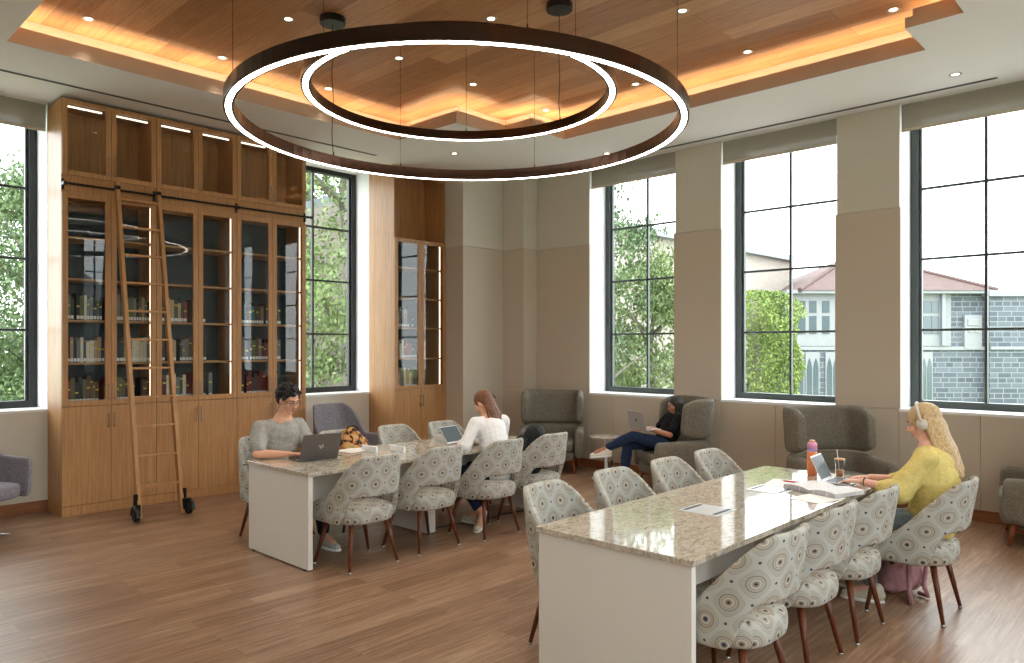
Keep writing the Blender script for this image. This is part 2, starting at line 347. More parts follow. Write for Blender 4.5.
# window wall lining: upper light panels, lower tan panels a little proud
mb = MB(); ub = MB(); SEAM = 3.19
piers = [(BY, -.99), (.413, 1.014), (2.417, 3.06), (4.463, 5.107), (6.51, 7.5)]
for a, b in piers:
    mb.box(WX - .032, WX, a + (-.012 if a > BY else 0), b + .012 * (b < 7), SILL + .003, SEAM - .004)
    ub.box(WX - .018, WX, a, b, SEAM, ZC)
ys = [BY, -.99, -.3, .413, 1.014, 1.68, 2.417, 3.06, 3.76, 4.463, 5.107, 6.08, 6.51, 7.5]
for a, b in zip(ys, ys[1:]): mb.box(WX - .032, WX, a + .002, b - .002, .115, SILL - .03 if not any(abs(a - p) < .01 for p, q in piers) else SILL - .002)
struct(mb.build('trim_2', 'panel_tan', bevel=.002)); struct(ub.build('trim_3', 'panel_light', bevel=.002))
# corner pier, stepped
def pier(x0, x1, y0, y1, name, k):
    m1 = MB(); m2 = MB(); m1.box(x0, x1, y0, y1, .0, SILL - .003); m1.box(x0, x1, y0, y1, SILL, SEAM - .004); m2.box(x0 + .006, x1, y0 + .006, y1, SEAM, ZC)
    struct(m1.build('trim_%d' % k, 'panel_tan' if k != 4 else 'panel_tan', bevel=.002)); struct(m2.build('trim_%d' % (k + 1), 'panel_light', bevel=.002))
pier(7.34, WX, 7.93, WY, 'a', 4); pier(8.17, WX, 7.5, 7.93, 'b', 6)
# baseboards
struct(MB().box(WX - .05, WX - .031, BY, 7.5, 0, .115).build('baseboard_right', 'base_wood', bevel=.003))
struct(MB().box(BX, 2.31, WY - .032, WY - .011, 0, .115).box(5.09, 6.42, WY - .032, WY - .011, 0, .115).build('baseboard_left', 'base_wood', bevel=.003))
struct(MB().box(8.15, 8.17, 7.48, 7.92, 0, .115).box(7.32, 8.15, 7.91, 7.93, 0, .115).box(8.15, WX - .05, 7.48, 7.5, 0, .115).build('baseboard_corner', 'base_wood', bevel=.003))
# windows
def window(n, a, b, along, plane, sign, fm, blind_label=None, blind_col='panel_light'):
    g = .37; fw = .075; root = thing('window_%d' % n, None, None); root['kind'] = 'structure'
    def bx(mb, p, q, d0, d1, z0, z1, m=0):
        lo, hi = sorted((plane + sign * d0, plane + sign * d1))
        if along == 'y': mb.box(lo, hi, p, q, z0, z1, m)
        else: mb.box(p, q, lo, hi, z0, z1, m)
    f = MB()
    z0, z1 = SILL, 4.28
    bx(f, a, a + fw, g, g + .1, z0, z1); bx(f, b - fw, b, g, g + .1, z0, z1); bx(f, a + fw, b - fw, g, g + .1, z0, z0 + fw); bx(f, a + fw, b - fw, g, g + .1, z1 - fw, z1)
    i = .03
    bx(f, a + fw, a + fw + i, g + .03, g + .08, z0 + fw, z1 - fw); bx(f, b - fw - i, b - fw, g + .03, g + .08, z0 + fw, z1 - fw)
    mid = (a + b) / 2; bx(f, mid - .014, mid + .014, g + .03, g + .075, z0 + fw, z1 - fw)
    for zz in (1.90, 2.668, 3.43): bx(f, a + fw + i, b - fw - i, g + .032, g + .073, zz - .013, zz + .013)
    f.build('window_frame', fm, root, bevel=.004)
    p = MB(); bx(p, a + fw, b - fw, g + .05, g + .056, z0 + fw, z1 - fw); p.build('glass_pane', 'window_glass', root)
    s = MB(); bx(s, a - .0, b + .0, -.035 if along == 'y' else -.02, g, SILL - .03, SILL); s.build('window_sill', 'sill_white', root, bevel=.003)
    if blind_label:
        r = thing('roller_blind', blind_label, 'blind', group='roller blinds at the windows')
        m = MB(); bx(m, a + .012, b - .012, .012, .016, 3.985, ZC - .005); m.build('blind_fabric', 'blind_fabric', r)
        h = MB(); bx(h, a + .012, b - .012, .006, .022, 3.98, 4.012); h.build('hem_bar', 'panel_tan', r, bevel=.003)
        h = MB()
        lo = plane + sign * .09
        if along == 'y': h.cyl((lo, a + .03, 4.2), (lo, b - .03, 4.2), .035, n=16)
        else: h.cyl((a + .03, lo, 4.2), (b - .03, lo, 4.2), .035, n=16)
        h.build('roller_tube', 'panel_light', r, smooth=True)
t = NT('blind_fabric'); t.base(srgb(190, 184, 170)); t.set(.9); tr = t.n('ShaderNodeBsdfTranslucent'); tr.inputs[0].default_value = srgb(150, 146, 136)
mx = t.n('ShaderNodeMixShader'); mx.inputs[0].default_value = .3; t.l(t.b.outputs[0], mx.inputs[1]); t.l(tr.outputs[0], mx.inputs[2]); tp = t.n('ShaderNodeBsdfTransparent'); mx2 = t.n('ShaderNodeMixShader'); mx2.inputs[0].default_value = .10; t.l(mx.outputs[0], mx2.inputs[1]); t.l(tp.outputs[0], mx2.inputs[2]); t.l(mx2.outputs[0], t.out.inputs[0]); M['blind_fabric'] = t.m
window(1, 5.107, 6.51, 'y', WX, 1, 'win_frame', 'roller blind over the window farthest from the yellow-sweater person, partly behind the ring light')
window(2, 3.06, 4.463, 'y', WX, 1, 'win_frame', 'roller blind over the middle of the three right-hand windows')
window(3, 1.014, 2.417, 'y', WX, 1, 'win_frame', 'roller blind over the window right behind the person in yellow')
window(4, -.99, .413, 'y', WX, 1, 'win_frame')
window(5, .91, 2.31, 'x', WY, 1, 'dark_frame', 'roller blind at the left picture edge, over the window left of the bookcases')
window(6, 5.02, 6.43, 'x', WY, 1, 'dark_frame')
for i, (a, b) in enumerate(OPB): window(7 + i, a, b, 'x', BY, -1, 'dark_frame')

# ceiling with stepped coffer
OUT = [(1.60, 7.32), (5.70, 7.32), (5.70, 6.27), (6.50, 6.27), (6.50, 5.82), (7.08, 5.82), (7.08, 1.81), (6.49, 1.81), (6.49, 1.395), (5.70, 1.395), (5.70, .32), (1.60, .32)]
def offset(poly, d):
    n = len(poly); area = sum(poly[i][0] * poly[(i + 1) % n][1] - poly[(i + 1) % n][0] * poly[i][1] for i in range(n)); sg = 1 if area > 0 else -1
    res = []
    for i in range(n):
        p0, p1, p2 = Vector(poly[i - 1]), Vector(poly[i]), Vector(poly[(i + 1) % n])
        a = (p1 - p0).normalized(); b = (p2 - p1).normalized(); na = Vector((a.y, -a.x)) * sg; nb = Vector((b.y, -b.x)) * sg
        res.append(tuple(p1 + (na + nb) * d))
    return res
def ring_faces(mb, inner, outer, zi, zo, m=0):
    n = len(inner)
    mb.add([(x, y, zi) for x, y in inner] + [(x, y, zo) for x, y in outer], [(i, (i + 1) % n, n + (i + 1) % n, n + i) for i in range(n)], m)
b = bmesh.new()
outer = [(BX - .2, BY - .1), (WX + .4, BY - .1), (WX + .4, WY + .4), (BX - .2, WY + .4)]
vo = [b.verts.new((x, y, ZC)) for x, y in outer]; vi = [b.verts.new((x, y, ZC)) for x, y in OUT]
eds = [b.edges.new((L[i], L[(i + 1) % len(L)])) for L in (vo, vi) for i in range(len(L))]
bmesh.ops.triangle_fill(b, use_beauty=True, use_dissolve=False, edges=eds)
me = bpy.data.meshes.new('ceiling'); b.to_mesh(me); b.free(); me.materials.append(M['ceiling_paint'])
o = bpy.data.objects.new('ceiling', me); COL.objects.link(o); struct(o)
O1 = OUT; O2 = offset(OUT, .045); O3 = offset(OUT, .30)
mb = MB(); ring_faces(mb, O1, O1, ZC, ZC + .085); ring_faces(mb, O1, O2, ZC + .085, ZC + .085); ring_faces(mb, O2, O2, ZC + .085, ZC + .16)
O2b = offset(OUT, .07); ring_faces(mb, O2, O2b, ZC + .16, ZC + .16); ring_faces(mb, O2b, O2b, ZC + .16, ZC + .10); ring_faces(mb, O2b, O3, ZC + .10, ZC + .10); ring_faces(mb, O3, O3, ZC + .10, ZW)
struct(mb.build('trim_8', 'fascia_paint', recalc=False))
mb = MB(); mb.prism(O3, ZW, ZW + .05); struct(mb.build('ceiling', 'ceiling_wood')).name = 'ceiling.001'
mb = MB(); P1, P2 = offset(OUT, .12), offset(OUT, .155); ring_faces(mb, P1, P2, ZC + .108, ZC + .108); ring_faces(mb, P1, P2, ZC + .101, ZC + .101); ring_faces(mb, P1, P1, ZC + .101, ZC + .108); ring_faces(mb, P2, P2, ZC + .101, ZC + .108)
tag(mb.build('cove_light_strip', 'led_warm', recalc=False), 'warm light strip hidden in the stepped ceiling cove', 'cove light')
# linear slot diffusers
for nm, (x0, x1, y0, y1), lb in (('slot_diffuser', (8.25, 8.30, 1.5, 7.2), 'long linear air slot in the ceiling beside the right-hand windows'), ('slot_diffuser', (-1.0, 5.95, 8.10, 8.15), 'long linear air slot in the ceiling in front of the bookcases')):
    r = thing(nm, lb, 'air vent', group='linear air slots'); mb = MB()
    mb.box(x0, x1, y0, y1, ZC - .003, ZC + .002).build('frame', 'trim_stone', r)
    mb = MB()
    if x1 - x0 < y1 - y0: mb.box(x0 + .008, x0 + .02, y0 + .02, y1 - .02, ZC - .005, ZC).box(x0 + .028, x0 + .042, y0 + .02, y1 - .02, ZC - .005, ZC)
    else: mb.box(x0 + .02, x1 - .02, y0 + .008, y0 + .02, ZC - .005, ZC).box(x0 + .02, x1 - .02, y0 + .028, y0 + .042, ZC - .005, ZC)
    mb.build('slot', 'slot_dark', r)
# recessed downlights
def downlight(x, y, z, lab, grp, power=14):
    r = thing('downlight', lab, 'ceiling light', (x, y, z), group=grp); mb = MB()
    mb.lathe([(.034, -.001), (.052, -.005), (.056, 0), (.034, .0)], n=24).build('trim_ring', 'nickel', r, smooth=True)
    MB().lathe([(.0, .002), (.033, .002), (.033, -.0015), (0, -.0015)], n=20).build('lens', 'spot', r)
    l = bpy.data.lights.new('downlight_beam', 'SPOT'); l.energy = power; l.spot_size = R(52); l.spot_blend = .8; l.color = (1, .9, .78); l.shadow_soft_size = .04
    lo = bpy.data.objects.new('downlight_beam', l); COL.objects.link(lo); lo.location = (0, 0, -.02); lo.parent = r
for yy in (7.19, 5.92, 4.62, 3.32, 2.0, .75):
    for xx in (2.18, 3.39, 4.61, 5.63, 6.85):
        if (xx > 5 and yy > 7.3) or (xx > 6 and yy > 6) or (xx > 6 and yy < 1) or (xx == 5.63 and yy > 7): continue
        downlight(xx, yy, ZW, 'small round downlight set in the wood-plank ceiling', 'downlights in the wood ceiling')
for xx, yy in ((7.385, 4.34), (7.91, 1.77), (7.99, 5.84), (6.6, 7.3)): downlight(xx, yy, ZC, 'small round downlight in the white plaster ceiling border', 'downlights in the white ceiling')

# ring chandeliers
CXY = Vector((3.70, 4.02))
def ring_light(name, Rr, z, hh, label, wires, canopy_ang):
    r = thing(name, label, 'pendant light', (CXY.x, CXY.y, z)); wd = .066
    n = 96; prof = [(Rr, 0), (Rr, hh), (Rr - wd, hh), (Rr - wd, 0), (Rr - wd + .015, 0), (Rr - wd + .015, .004), (Rr - .015, .004), (Rr - .015, 0)]
    vs = [(p * math.cos(2 * math.pi * i / n), p * math.sin(2 * math.pi * i / n), q) for p, q in prof for i in range(n)]; k = len(prof)
    MB().add(vs, [(j * n + i, j * n + (i + 1) % n, ((j + 1) % k) * n + (i + 1) % n, ((j + 1) % k) * n + i) for j in range(k) for i in range(n)]).build('ring_body', 'bronze_black', r, smooth=False, bevel=.002)
    prof = [(Rr - wd + .015, .003), (Rr - .015, .003), (Rr - .015, -.001), (Rr - wd + .015, -.001)]; k = 4
    vs = [(p * math.cos(2 * math.pi * i / n), p * math.sin(2 * math.pi * i / n), q) for p, q in prof for i in range(n)]
    MB().add(vs, [(j * n + i, j * n + (i + 1) % n, ((j + 1) % k) * n + (i + 1) % n, ((j + 1) % k) * n + i) for j in range(k) for i in range(n)]).build('diffuser', 'led_white', r, smooth=False)
    top = ZW - z
    for a in wires:
        a = R(a); x, y = (Rr - wd / 2) * math.cos(a), (Rr - wd / 2) * math.sin(a)
        MB().cyl((x, y, hh), (x, y, top), .0018, n=6).cyl((x, y, hh), (x, y, hh + .03), .005, n=8).build('suspension_wire', 'black_metal', r)
    a = R(canopy_ang); x, y = (Rr - wd / 2) * math.cos(a), (Rr - wd / 2) * math.sin(a)
    MB().lathe([(0, top), (.108, top), (.112, top - .005), (.112, top - .055), (.108, top - .06), (0, top - .06)], (x, y, 0), 32).build('canopy', 'black_metal', r, smooth=False)
    pts = [(x + .012 * math.sin(k * 1.1) * (1 if k > 3 else .2), y + .010 * math.cos(k * .9) * .6, top - .05 - (top - .05 - hh) * k / 12) for k in range(13)]
    MB().tube(pts, .0035).cyl(pts[-1], Vector(pts[-1]) + Vector((0, 0, .035)), .007, n=8).build('power_cord', 'black_plastic', r, smooth=True)
    return r
ring_light('ring_pendant', 1.63, 3.30, .09, 'large outer ring pendant lamp, dark bronze with a glowing underside', (22, 68, 165, 315, 240), 92)
ring_light('ring_pendant', 1.135, 3.54, .075, 'smaller inner ring pendant lamp hanging inside and above the large ring', (45, 175, 268), -1)

# ---------------------------------------------------------------- bookcases
BF = 8.45; BW = .9217; BX0 = 2.31
def handle(parent, x, z0, z1, y=-.022):
    m = MB(); m.box(x - .004, x + .004, y - .03, y - .022, z0, z1); m.box(x - .004, x + .004, y - .024, y, z0 + .012, z0 + .02); m.box(x - .004, x + .004, y - .024, y, z1 - .02, z1 - .012)
    return m.build('handle', 'nickel', parent)
def frame_door(parent, x0, x1, z0, z1, hx, hz0, hz1, st=.055):
    m = MB(); m.box(x0, x0 + st, -.022, 0, z0, z1).box(x1 - st, x1, -.022, 0, z0, z1).box(x0 + st, x1 - st, -.022, 0, z0, z0 + st).box(x0 + st, x1 - st, -.022, 0, z1 - st, z1)
    d = m.build('glass_door', 'cab_wood', parent, bevel=.0025)
    MB().box(x0 + st - .004, x1 - st + .004, -.012, -.007, z0 + st - .004, z1 - st + .004).build('glass_pane', 'door_glass', d)
    handle(d, hx, hz0, hz1)
SHZ = [1.135, 1.555, 1.995, 2.42, 2.85]
def bookcase(name, label, loc, w_, tall=True, group=None):
    r = thing(name, label, 'bookcase', loc, 0, group); D = .455; s = .019; g = .0025
    gt = 3.29 if tall else 3.25; top = 4.238
    m = MB()
    m.box(0, s, 0, D, .10, top if tall else ZC - .002).box(w_ - s, w_, 0, D, .10, top if tall else ZC - .002)
    m.box(s, w_ - s, 0, D, .10, .12).box(s, w_ - s, 0, D, 1.10, 1.135).box(s, w_ - s, 0, D, gt - .02, gt + (0.02 if tall else .0))
    if tall: m.box(s, w_ - s, 0, D, 3.44, 3.475).box(s, w_ - s, 0, D, top - .022, top).box(s, w_ - s, .0, .02, gt + .02, 3.44)
    m.build('carcass', 'cab_wood', r, bevel=.0015)
    MB().box(0, w_, -.028, D, 0, .098).build('plinth', 'cab_wood', r, bevel=.002)
    MB().box(s, w_ - s, D - .012, D - .002, 1.135, gt - .02).build('back_panel', 'back_teal', r)
    MB().box(s, w_ - s, D - .012, D - .002, (3.475 if tall else gt), top - .022 if tall else ZC - .01).build('upper_back_panel', 'cab_wood', r)
    if not tall:
        MB().box(s, w_ - s, .0, .02, ZC - .12, ZC - .003).build('top_rail', 'cab_wood', r)
    for z in SHZ[1:]:
        MB().box(s + .002, w_ - s - .002, .03, D - .014, z - .022, z).build('shelf', 'cab_wood', r, bevel=.0015)
    h = w_ / 2
    for k, (x0, x1) in enumerate(((g, h - g / 2), (h + g / 2, w_ - g))):
        hx = x1 - .028 if k == 0 else x0 + .028
        d = MB().box(x0, x1, -.022, 0, .102, 1.105).build('cabinet_door', 'cab_wood', r, bevel=.0015); handle(d, hx, .87, 1.035)
        frame_door(r, x0, x1, 1.112, gt - .004, hx, 1.17, 1.34)
        if tall: frame_door(r, x0, x1, 3.462, top - .004, hx, 3.50, 3.70, .05)
        if tall: MB().box(x0 + .07, x1 - .07, .03, .05, top - .075, top - .062).build('light_strip', 'led_strip', r)
    MB().box(w_ - s - .006, w_ - s - .0005, .088, .106, 1.14, gt - .03).build('light_strip', 'led_strip', r)
    return r
bookcase('bookcase', 'tall wooden glass-fronted bookcase bay nearest the left window, behind the ladder', (BX0, BF, 0), BW, group='run of three built-in bookcases')
bookcase('bookcase', 'middle bay of the three joined tall wooden bookcases', (BX0 + BW, BF, 0), BW, group='run of three built-in bookcases')
bookcase('bookcase', 'right bay of the three joined bookcases, behind the man in the grey T-shirt', (BX0 + 2 * BW, BF, 0), BW, group='run of three built-in bookcases')
C2X, C2Y, C2W = 6.39, 8.32, .945
bookcase('bookcase', 'separate narrow bookcase with an open niche above, between the window and the corner pier', (C2X, C2Y, 0), C2W, tall=False)
MB().box(BX0, BX0 + 3 * BW, BF + .456, WY - .013, 0, 4.2).build('filler', 'cab_wood')['kind'] = 'structure'
bpy.data.objects['filler'].name = 'trim_9'
struct(MB().box(C2X, C2X + C2W, C2Y + .456, WY - .013, 0, ZC).build('trim_10', 'cab_wood'))
# books
BC = [('maroon', (104, 30, 34)), ('dark red', (140, 34, 36)), ('navy', (32, 42, 66)), ('dark green', (40, 62, 48)), ('black', (30, 30, 32)), ('brown', (98, 66, 42)), ('tan', (176, 150, 112)), ('cream', (214, 204, 182)), ('grey', (120, 120, 118)), ('olive', (96, 98, 60)), ('teal', (66, 104, 112))]
for n_, c_ in BC: flat('book_' + n_, c_, .55, var=.06)
flat('label_white', (232, 230, 222), .6); flat('label_yellow', (224, 196, 70), .6)
def book_row(x0, x1, y, z, where, pal, fill=.95, seed=0, lean_end=True):
    rd = random.Random(seed); x = x0; cnt = {}; made = []
    while x < x0 + (x1 - x0) * fill:
        th = rd.uniform(.022, .042); hh = rd.uniform(.205, .285); dp = rd.uniform(.15, .19); ci = rd.choice(pal); nm = BC[ci][0]
        m = MB(); m.box(x, x + .003, y, y + dp, z + .001, z + hh).box(x + th - .003, x + th, y, y + dp, z + .001, z + hh).box(x + .003, x + th - .003, y, y + .003, z + .001, z + hh)
        m.box(x + .003, x + th - .003, y + .003, y + dp - .004, z + .005, z + hh - .004, 1)
        m.box(x + .002, x + th - .002, y - .0008, y, z + .012, z + .045, 2)
        if rd.random() < .5: zz = rd.uniform(.45, .8) * hh; m.box(x + .003, x + th - .003, y - .0008, y, z + zz, z + zz + .016, 3)
        o = m.build('book', ['book_' + nm, 'paper', 'label_white', 'label_yellow'])
        o['label'] = '%s hardback book on the %s' % (nm, where); o['category'] = 'book'; o['group'] = 'books on the %s' % where
        x += th + (.0015 if rd.random() < .9 else rd.uniform(.02, .06))
mixd = [0, 1, 2, 3, 4, 5, 6, 7, 8, 9]
rows = [('bottom shelf', SHZ[0]), ('second shelf up', SHZ[1]), ('third shelf up', SHZ[2])]
for bi, (bn, pals, fills) in enumerate((('left bookcase', [[0, 1, 5, 9, 4, 6], [7, 7, 6, 3, 8, 2], [4, 3, 9, 8, 7, 6]], [.97, .97, .97]),
                                 ('middle bookcase', [[0, 3, 8, 9, 4, 7], [5, 6, 3, 8, 4], [4, 3, 5, 6, 1]], [.70, .62, .62]),
                                 ('right bookcase', [[0, 0, 0, 0, 4, 3], [8, 0, 4, 9, 5, 0], [4, 8, 10, 3, 5, 1]], [.66, .64, .66]))):
    for (rn, z), p, fl in zip(rows, pals, fills):
        book_row(BX0 + bi * BW + .03, BX0 + (bi + 1) * BW - .03, BF + .055, z, '%s of the %s' % (rn, bn), p, fl, bi * 10 + int(z * 10))
for (rn, z), p, fl in zip(rows, [[7, 6, 8, 5], [1, 7, 0, 2, 1], [4, 3, 8, 6]], [.6, .62, .4]):
    book_row(C2X + .03, C2X + C2W - .03, C2Y + .055, z, '%s of the separate corner bookcase' % rn, p, fl, 77 + int(z * 10))
# rail + ladder
r = thing('ladder_rail', 'black metal ladder rail running across the three bookcases', 'rail', (0, 0, 0))
MB().cyl((BX0 + .0, BF - .075, 3.365), (BX0 + 3 * BW + .03, BF - .075, 3.365), .0125, n=12).cyl((BX0 + 3 * BW + .03, BF - .075, 3.365), (BX0 + 3 * BW + .045, BF - .075, 3.365), .02, n=12).build('bar', 'black_metal', r, smooth=False)
for x in (BX0 + .012, BX0 + BW - .02, BX0 + 2 * BW, BX0 + 3 * BW - .012): MB().box(x - .012, x + .012, BF - .09, BF - .001, 3.35, 3.38).box(x - .014, x + .014, BF - .012, BF - .001, 3.31, 3.42).build('bracket', 'black_metal', r, bevel=.003)
lad = thing('library_ladder', 'wooden rolling library ladder leaning against the bookcases on its rail', 'ladder', (2.80, 7.70, 0))
LW = .415; y0, y1, zt = .03, .655, 3.44
for x in (0, LW):
    m = MB(); th = .019
    m.add([(x - th, y0 - .035, .015), (x + th, y0 - .035, .015), (x + th, y0 + .035, .015), (x - th, y0 + .035, .015), (x - th, y1 - .035, zt), (x + th, y1 - .035, zt), (x + th, y1 + .035, zt), (x - th, y1 + .035, zt)], [(3, 2, 1, 0), (4, 5, 6, 7), (0, 1, 5, 4), (1, 2, 6, 5), (2, 3, 7, 6), (3, 0, 4, 7)])
    m.build('side_rail', 'cab_wood', lad, bevel=.004)
for i in range(11):
    z = .325 + .2935 * i; y = y0 + (y1 - y0) * (z - .015) / (zt - .015)
    MB().box(.0, LW, y - .03, y + .03, z - .011, z + .011).build('rung', 'cab_wood', lad, bevel=.004)
for x, sg in ((0, -1), (LW, 1)):
    m = MB(); cx = x + sg * .05
    m.cyl((cx - .022, -.02, .062), (cx + .022, -.02, .062), .06, n=20)
    wh = m.build('wheel', 'rubber', lad, bevel=.006)
    m = MB(); m.tube([(cx + sg * .012, -.095, .05), (cx + sg * .012, -.08, .11), (cx + sg * .006, -.02, .145), (cx, .055, .12), (cx, .07, .05)], .024, n=8).box(min(x, cx), max(x, cx), -.01, .02, .05, .16).box(min(x + sg * .012, cx), max(x + sg * .012, cx), .03, .06, .1, .26)
    m.build('wheel_housing', 'black_metal', lad, bevel=.003)
    MB().box(x - .02, x + .02, y1 - .055, y1 + .02, 3.36, 3.40).box(x - .016, x + .016, y1 - .03, y1 + .0, 3.32, 3.43).build('top_hook', 'black_metal', lad, bevel=.003)

# ---------------------------------------------------------------- seats
def upath(hw, yf, ym, yb, e=.6, n=41):
    raw = []
    for k in range(12): raw.append((-hw, yf + (ym - yf) * k / 12))
    for k in range(61):
        a = math.pi + math.pi * k / 60; c, s = math.cos(a), math.sin(a)
        raw.append((hw * math.copysign(abs(c) ** e, c), ym + (ym - yb) * math.copysign(abs(s) ** e, s)))
    for k in range(1, 13): raw.append((hw, ym + (yf - ym) * k / 12))
    L = [0]
    for p, q in zip(raw, raw[1:]): L.append(L[-1] + math.dist(p, q))
    out = []; j = 0
    for i in range(n):
        s = L[-1] * i / (n - 1)
        while j < len(L) - 2 and L[j + 1] < s: j += 1
        f = (s - L[j]) / max(1e-9, L[j + 1] - L[j]); out.append((raw[j][0] + (raw[j + 1][0] - raw[j][0]) * f, raw[j][1] + (raw[j + 1][1] - raw[j][1]) * f))
    return out, L[-1]
def ushell(path, total, th, zb, zt, pos, levels=6, us=1.0):
    n = len(path); mb = MB(); rows = []
    for i, (x, y) in enumerate(path):
        a = path[max(i - 1, 0)]; c = path[min(i + 1, n - 1)]; d = Vector((c[0] - a[0], c[1] - a[1])).normalized(); nx, ny = d.y, -d.x
        nx, ny = (nx, ny) if (nx * x + ny * (y - .05)) > 0 else (-nx, -ny)
        t = 2 * i / (n - 1) - 1; b_, t_ = zb(t), zt(t); r = min(th * .5, (t_ - b_) * .25)
        sec = [(.5, b_ + r + (t_ - b_ - 2 * r) * k / levels) for k in range(levels + 1)] + [(.36, t_ - r * .3), (0, t_), (-.36, t_ - r * .3)] + \
              [(-.5, t_ - r - (t_ - b_ - 2 * r) * k / levels) for k in range(levels + 1)] + [(-.36, b_ + r * .3), (0, b_), (.36, b_ + r * .3)]
        rows.append([(pos(x + nx * th * o, y + ny * th * o, z, t), (total * i / (n - 1), z)) for o, z in sec])
    k = len(rows[0]); vs = [p for row in rows for p, _ in row]; fs = []; uvs = []
    for i in range(n - 1):
        for j in range(k):
            j2 = (j + 1) % k; fs.append((i * k + j, (i + 1) * k + j, (i + 1) * k + j2, i * k + j2))
            uvs.append([rows[i][j][1], rows[i + 1][j][1], rows[i + 1][j2][1], rows[i][j2][1]])
    for i in (0, n - 1):
        c = Vector((0, 0, 0))
        for j in range(k): c += Vector(vs[i * k + j])
        ci = len(vs); vs.append(tuple(c / k))
        for j in range(k): fs.append((i * k + j, i * k + (j + 1) % k, ci)); uvs.append([rows[i][j][1], rows[i][(j + 1) % k][1], rows[i][0][1]])
    mb.add(vs, fs, 0, uvs); return mb
def cushion(hx, y0, y1, z0, z1, e=.5, crown=.012, n=36, r=.02, mb=None, exact=False):
    mb = mb or MB(); cy, hy = (y0 + y1) / 2, (y1 - y0) / 2; vs = []
    lv = [(.90, z0), (.975, z0 + r * .35), (1, z0 + r), (1, z1 - r), (.975, z1 - r * .35), (.93, z1), (.6, z1 + crown * .8), (.25, z1 + crown)]
    for f, z in lv:
        for i in range(n):
            a = 2 * math.pi * i / n; c, s = math.cos(a), math.sin(a)
            vs.append((hx * f * math.copysign(abs(c) ** e, c), cy + hy * f * math.copysign(abs(s) ** e, s), z))
    fs = [(k * n + i, k * n + (i + 1) % n, (k + 1) * n + (i + 1) % n, (k + 1) * n + i) for k in range(len(lv) - 1) for i in range(n)]
    fs += [tuple(range(n - 1, -1, -1)), tuple((len(lv) - 1) * n + i for i in range(n))]
    return mb.add(vs, fs)
def make_chair():
    r = thing('dining_chair', 'x', 'chair')
    p, tot = upath(.262, .235, .02, -.262, .62)
    def zt(t): return .495 + .035 * smooth(1, .8, abs(t)) + .365 * smooth(.80, .25, abs(t))
    def zb(t): return .352 + .215 * smooth(.44, .36, abs(t)) - .014 * smooth(.85, 1, abs(t)) * 0
    def pos(x, y, z, t):
        h = max(0, z - .42); return (x * (1 - .20 * h), y - .14 * h * smooth(.75, .3, abs(t)) - .03 * h, z)
    ushell(p, tot, .042, zb, zt, pos).build('wraparound_back', 'medallion_fabric', r, smooth=True, sub=1)
    s = cushion(.242, -.255, .255, .345, .478, .62, .012, r=.045)
    s.build('seat', 'medallion_fabric', r, smooth=True, boxuv=True, sub=1)
    for sx in (-1, 1):
        for (tx, ty, fx, fy) in ((.165, .165, .258, .212), (.16, -.15, .225, -.222)):
            m = MB(); m.cyl((sx * tx, ty, .36), (sx * fx, fy, .012), .021, .0115, n=14)
            lg = m.build('leg', 'walnut_leg', r, smooth=True)
            MB().lathe([(0, 0), (.013, 0), (.014, .006), (.011, .012), (.006, .02)], (sx * fx, fy, 0), 14).build('glide', 'steel', lg, smooth=True)
    return r
chair0 = make_chair(); used = [False]
T2C = 2.18; T1C = 5.49
def put_chair(x, y, rz, label, group):
    o = chair0 if not used[0] else copy_tree(chair0); used[0] = True
    return place(o, (x, y, 0), R(rz), label, group)
G2 = 'medallion-patterned chairs at the front table'; G1 = 'medallion-patterned chairs at the rear table'
put_chair(3.34, 1.72, 0, 'patterned chair nearest the camera, on the near side of the front table', G2)
put_chair(4.05, 1.74, 0, 'second patterned chair along the near side of the front table', G2)
put_chair(4.70, 1.72, 0, 'patterned chair next to the person in yellow, on the near side of the front table', G2)
put_chair(5.35, 1.44, 1, 'patterned chair the blonde person in the yellow sweater sits on', G2)
put_chair(3.42, 2.66, 181, 'empty patterned chair at the far side of the front table, nearest its left corner', G2)
put_chair(4.10, 2.66, 178, 'second empty patterned chair from the left behind the front table', G2)
put_chair(4.77, 2.65, 180, 'third empty patterned chair from the left behind the front table', G2)
put_chair(5.41, 2.66, 180, 'empty patterned chair behind the far corner of the front table', G2)
put_chair(3.455, 4.97, 0, 'patterned chair at the near left end of the rear table, facing the man in grey', G1)
put_chair(4.13, 4.98, 1, 'patterned chair between the left-end chair and the person in white at the rear table', G1)
put_chair(4.82, 4.91, 0, 'patterned chair the person in the white top sits on', G1)
put_chair(5.47, 4.92, 0, 'patterned chair holding a black backpack at the rear table', G1)
put_chair(3.40, 6.16, 180, 'patterned chair the man in the grey T-shirt sits on, mostly hidden', G1)
put_chair(4.14, 6.02, 180, 'patterned chair with the orange plaid bag, far side of the rear table', G1)
put_chair(4.84, 6.02, 180, 'empty patterned chair in front of the separate narrow bookcase, beyond the rear table', G1)
put_chair(5.45, 5.94, 180, 'empty patterned chair behind the laptop of the person in white', G1)

